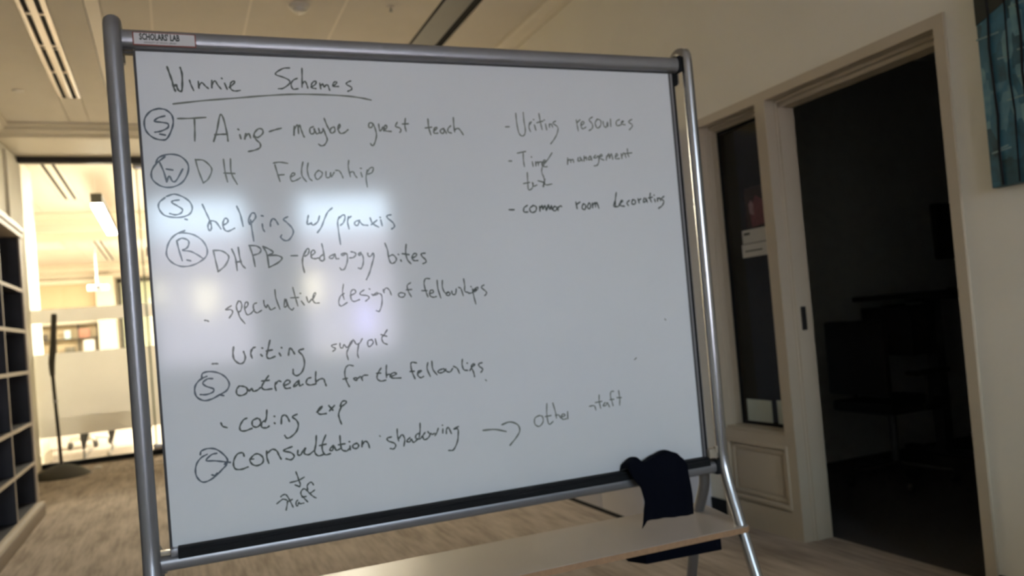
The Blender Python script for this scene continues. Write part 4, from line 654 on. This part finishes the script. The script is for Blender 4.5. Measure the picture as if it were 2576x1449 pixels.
# ================================================================== room beyond: lamps and furniture
def pendant(x, y0, y1, z, label, w=.13):
    p = empty('pendant_light', (x, (y0+y1)/2, z)); tag(p, label, 'pendant lamp', 'linear pendant lamps beyond the glass')
    h = (y1-y0)/2
    B('housing', M['stand'], p, (-w/2, w/2, -h, h, .04, .165), bev=.003)
    B('diffuser', M['lamp'], p, (-w/2+.003, w/2-.003, -h+.01, h-.005, 0, .04))
    for s in (-1, 1): MB().tube([(0, s*(h-.02), .155), (0, s*(h-.02), CZ-z)], .003, 6).build('cable', M['white_gloss'], p)
pendant(-.757, 10.9, 13.5, 3.03, 'bright linear pendant lamp hanging beyond the glass, left of the board post')
pendant(2.2, 10.9, 13.5, 3.03, 'added linear pendant lamp beyond the glass, unseen behind the whiteboard')  # added lamp, out of view behind the board, to light the far room
pendant(-.25, 16.3, 18.6, 2.93, 'distant linear pendant lamp in the gap between post and board')
pendant(.22, 16.3, 18.6, 2.93, 'distant linear pendant lamp right of its twin in the gap beside the board')
pendant(-3.0, 17.2, 17.9, 2.85, 'small distant pendant lamp at the far left beyond the bookcase', w=.1)
gl = empty('globe_lamp', (.05, 20.2, 1.62)); tag(gl, 'small glowing round lamp seen between post and board', 'lamp')
MB().lathe([(0, .12), (.06, .10), (.11, .05), (.12, 0), (.11, -.05), (.06, -.1), (0, -.12)], 0, 0, 20).build('globe', M['lamp'], gl, smooth=True)
MB().tube([(0, 0, -.12), (0, 0, -1.62)], .012, 8).build('stem', M['chrome'], gl)
for k, (lx, ly) in enumerate(LUM):  # housings of the added room lights, none of them in view
    c = empty('added_ceiling_light', (lx, ly, CZ)); tag(c, 'added ceiling panel light, out of view, filling the bright room beyond the glass', 'ceiling light', 'added ceiling lights beyond the glass')
    B('frame', M['white_gloss'], c, (-.31, .31, -.61, .61, -.03, 0))
def far_slot(x, y0, y1, label):
    c = empty('slot_diffuser', (x, (y0+y1)/2, CZ)); tag(c, label, 'air vent'); h = (y1-y0)/2
    B('slot', M['black'], c, (-.075, -.035, -h, h, -.006, 0)); B('slot', M['black'], c, (.035, .075, -h, h, -.006, 0))
    B('frame', M['white_gloss'], c, (-.10, -.075, -h, h, -.008, 0), (-.035, .035, -h, h, -.008, 0), (.075, .10, -h, h, -.008, 0))
far_slot(-1.20, 10.4, 12.68, 'dark double slot vent in the first bright ceiling beyond the glass')
far_slot(-1.245, 15.6, 20.9, 'dark double slot vent in the farther bright ceiling')
pj = empty('projector', (-1.37, 18.6, 2.56)); tag(pj, 'white projector hanging from a thin pole beyond the glass', 'projector')
B('body', M['white_gloss'], pj, (-.20, .20, -.15, .15, 0, .12), bev=.02)
MB().tube([(0, -.15, .06), (0, -.175, .06)], .05, 16).build('lens', M['plastic_dark'], pj)
MB().lathe([(.05, -.002), (.06, .012), (.03, .03), (.0, .03)], 0, 0, 16).build('mount', M['plastic_dark'], pj).location = (.12, 0, .125)
B('grille', M['steel'], pj, (-.17, -.06, -.153, -.149, .03, .09))
MB().tube([(-.02, 0, .12), (-.02, 0, CZ-2.56)], .018, 10).build('pole', M['white_gloss'], pj)
# roller shade, display shelves, columns at the far wall
rs = empty('roller_shade', (-2.30, 21.88, 2.38)); tag(rs, 'tan roller shade pulled half down at the far wall', 'window shade')
B('fabric', M['shade'], rs, (-.62, .62, -.02, 0, .03, .62)); B('bottom_bar', M['black'], rs, (-.63, .63, -.035, .005, 0, .04)); B('roller_box', M['crown'], rs, (-.66, .66, -.09, 0, .62, .72))
ds = empty('display_shelves', (-2.31, 21.88, 0)); tag(ds, 'shallow tan display shelves with small objects at the far wall', 'shelf')
B('back', M['shade'], ds, (-.62, .62, -.02, 0, .5, 2.02))
for z in (.95, 1.32, 1.66, 2.0): B('shelf_board', M['stand'], ds, (-.62, .62, -.25, -.02, z-.012, z+.012))
for x in (-.62, -.30, .20, .61): B('upright', M['stand'], ds, (x-.012, x+.012, -.25, -.02, .5, 2.02))
for nm, cat, lab, x, z, w, h, cc in (('small_box', 'box', 'white and blue box on the upper far shelf', -.03, 1.672, .13, .2, (.45, .6, .66)), ('red_folder', 'folder', 'dull red folder on the upper far shelf', .33, 1.672, .24, .22, (.38, .17, .11)),
    ('document_sheet', 'paper', 'white sheet standing on the middle far shelf', .42, 1.332, .24, .28, (.75, .72, .68)), ('grey_case', 'box', 'dark grey case on the middle far shelf', -.0, 1.332, .2, .14, (.12, .11, .08)), ('small_camera', 'camera', 'small black device at the left of the far shelves', -.5, 1.74-.068, .1, .14, (.06, .05, .04))):
    o = B(nm, mat(nm+'_finish', cc, .5, noise=.08), None, (-w/2, w/2, -.06, .06, 0, h), bev=.005); o.location = (-2.31+x, 21.72, z); tag(o, lab, cat)
struct(B('trim_7', M['wall_far'], None, (-1.66, -1.26, 21.55, 21.9, 0, CZ-.3)))
fd = empty('door_4', (-.75, 21.86, 0)); struct(fd)
B('door_frame', M['stand'], fd, (-.45, -.37, -.05, .03, 0, 3.06), (-.45, .6, -.05, .03, 2.98, 3.08), (.55, .62, -.05, .03, 0, 3.06))
B('door_glass', mat('green_tinted_door', (.45, .48, .34), .2, noise=.1, nscale=3), fd, (-.37, .55, -.01, .01, 0, 2.98))
bk = empty('ceiling_bulkhead', (1.0, 16.0, 2.96)); tag(bk, 'dark ceiling-hung rail seen in the gap between post and board', 'rail')
B('rail', M['black_metal'], bk, (-1.35, 1.2, -.06, .06, 0, .16)); 
for x in (-1.2, 1.0): MB().tube([(x, 0, .16), (x, 0, CZ-2.96)], .01, 8).build('hanger', M['black_metal'], bk)
# furniture seen under the frosted band
tb = empty('meeting_table', (-.80, 10.75, 0)); tag(tb, 'white-topped table with black end legs behind the frosted glass', 'table')
B('tabletop', M['white_gloss'], tb, (-.30, .50, -.25, .75, .70, .735), bev=.005)
for x in (-.24, .02, .44):
    MB().prism([(x-.05, .70), (x-.045, .22), (x-.03, .12), (x+.0, .12), (x+.05, .30), (x+.05, .70)], -.2 if x != .02 else .3, -.17 if x != .02 else .33, 'y', bev=.004).build('leg', M['plastic_dark'], tb)
    B('foot', M['chrome'], tb, (x-.03, x+.0, -.22, .7, 0, .03)); B('foot_post', M['chrome'], tb, (x-.028, x-.004, -.2, -.17, .03, .12)) if x != .02 else B('foot_post', M['chrome'], tb, (x-.028, x-.004, .3, .33, .03, .12))
ch = empty('task_chair', (-1.13, 11.9, 0)); tag(ch, 'white chair base with dark casters seen under the frosted band behind the stand', 'chair')
MB().tube([(0, 0, .08), (0, 0, .45)], .025, 12).build('column', M['chrome'], ch)
MB().prism([(-.22, -.2), (.22, -.2), (.24, .2), (-.24, .2)], .45, .51, 'z', bev=.015).build('seat', M['plastic_dark'], ch, smooth=True)
B('backrest', M['plastic_dark'], ch, (-.21, .21, .2, .24, .55, .95), bev=.02)
for k in range(5):
    a = 2*math.pi*k/5+.1; lg = MB().tube([(0, 0, .14), (.26*math.cos(a), .26*math.sin(a), .10)], [.03, .016], 8).build('base_arm', M['white_gloss'], ch)
    MB().lathe([(0, 0), (.025, .005), (.035, .04), (.025, .08), (0, .09)], .26*math.cos(a), .26*math.sin(a), 12).build('caster', M['plastic_dark'], lg)
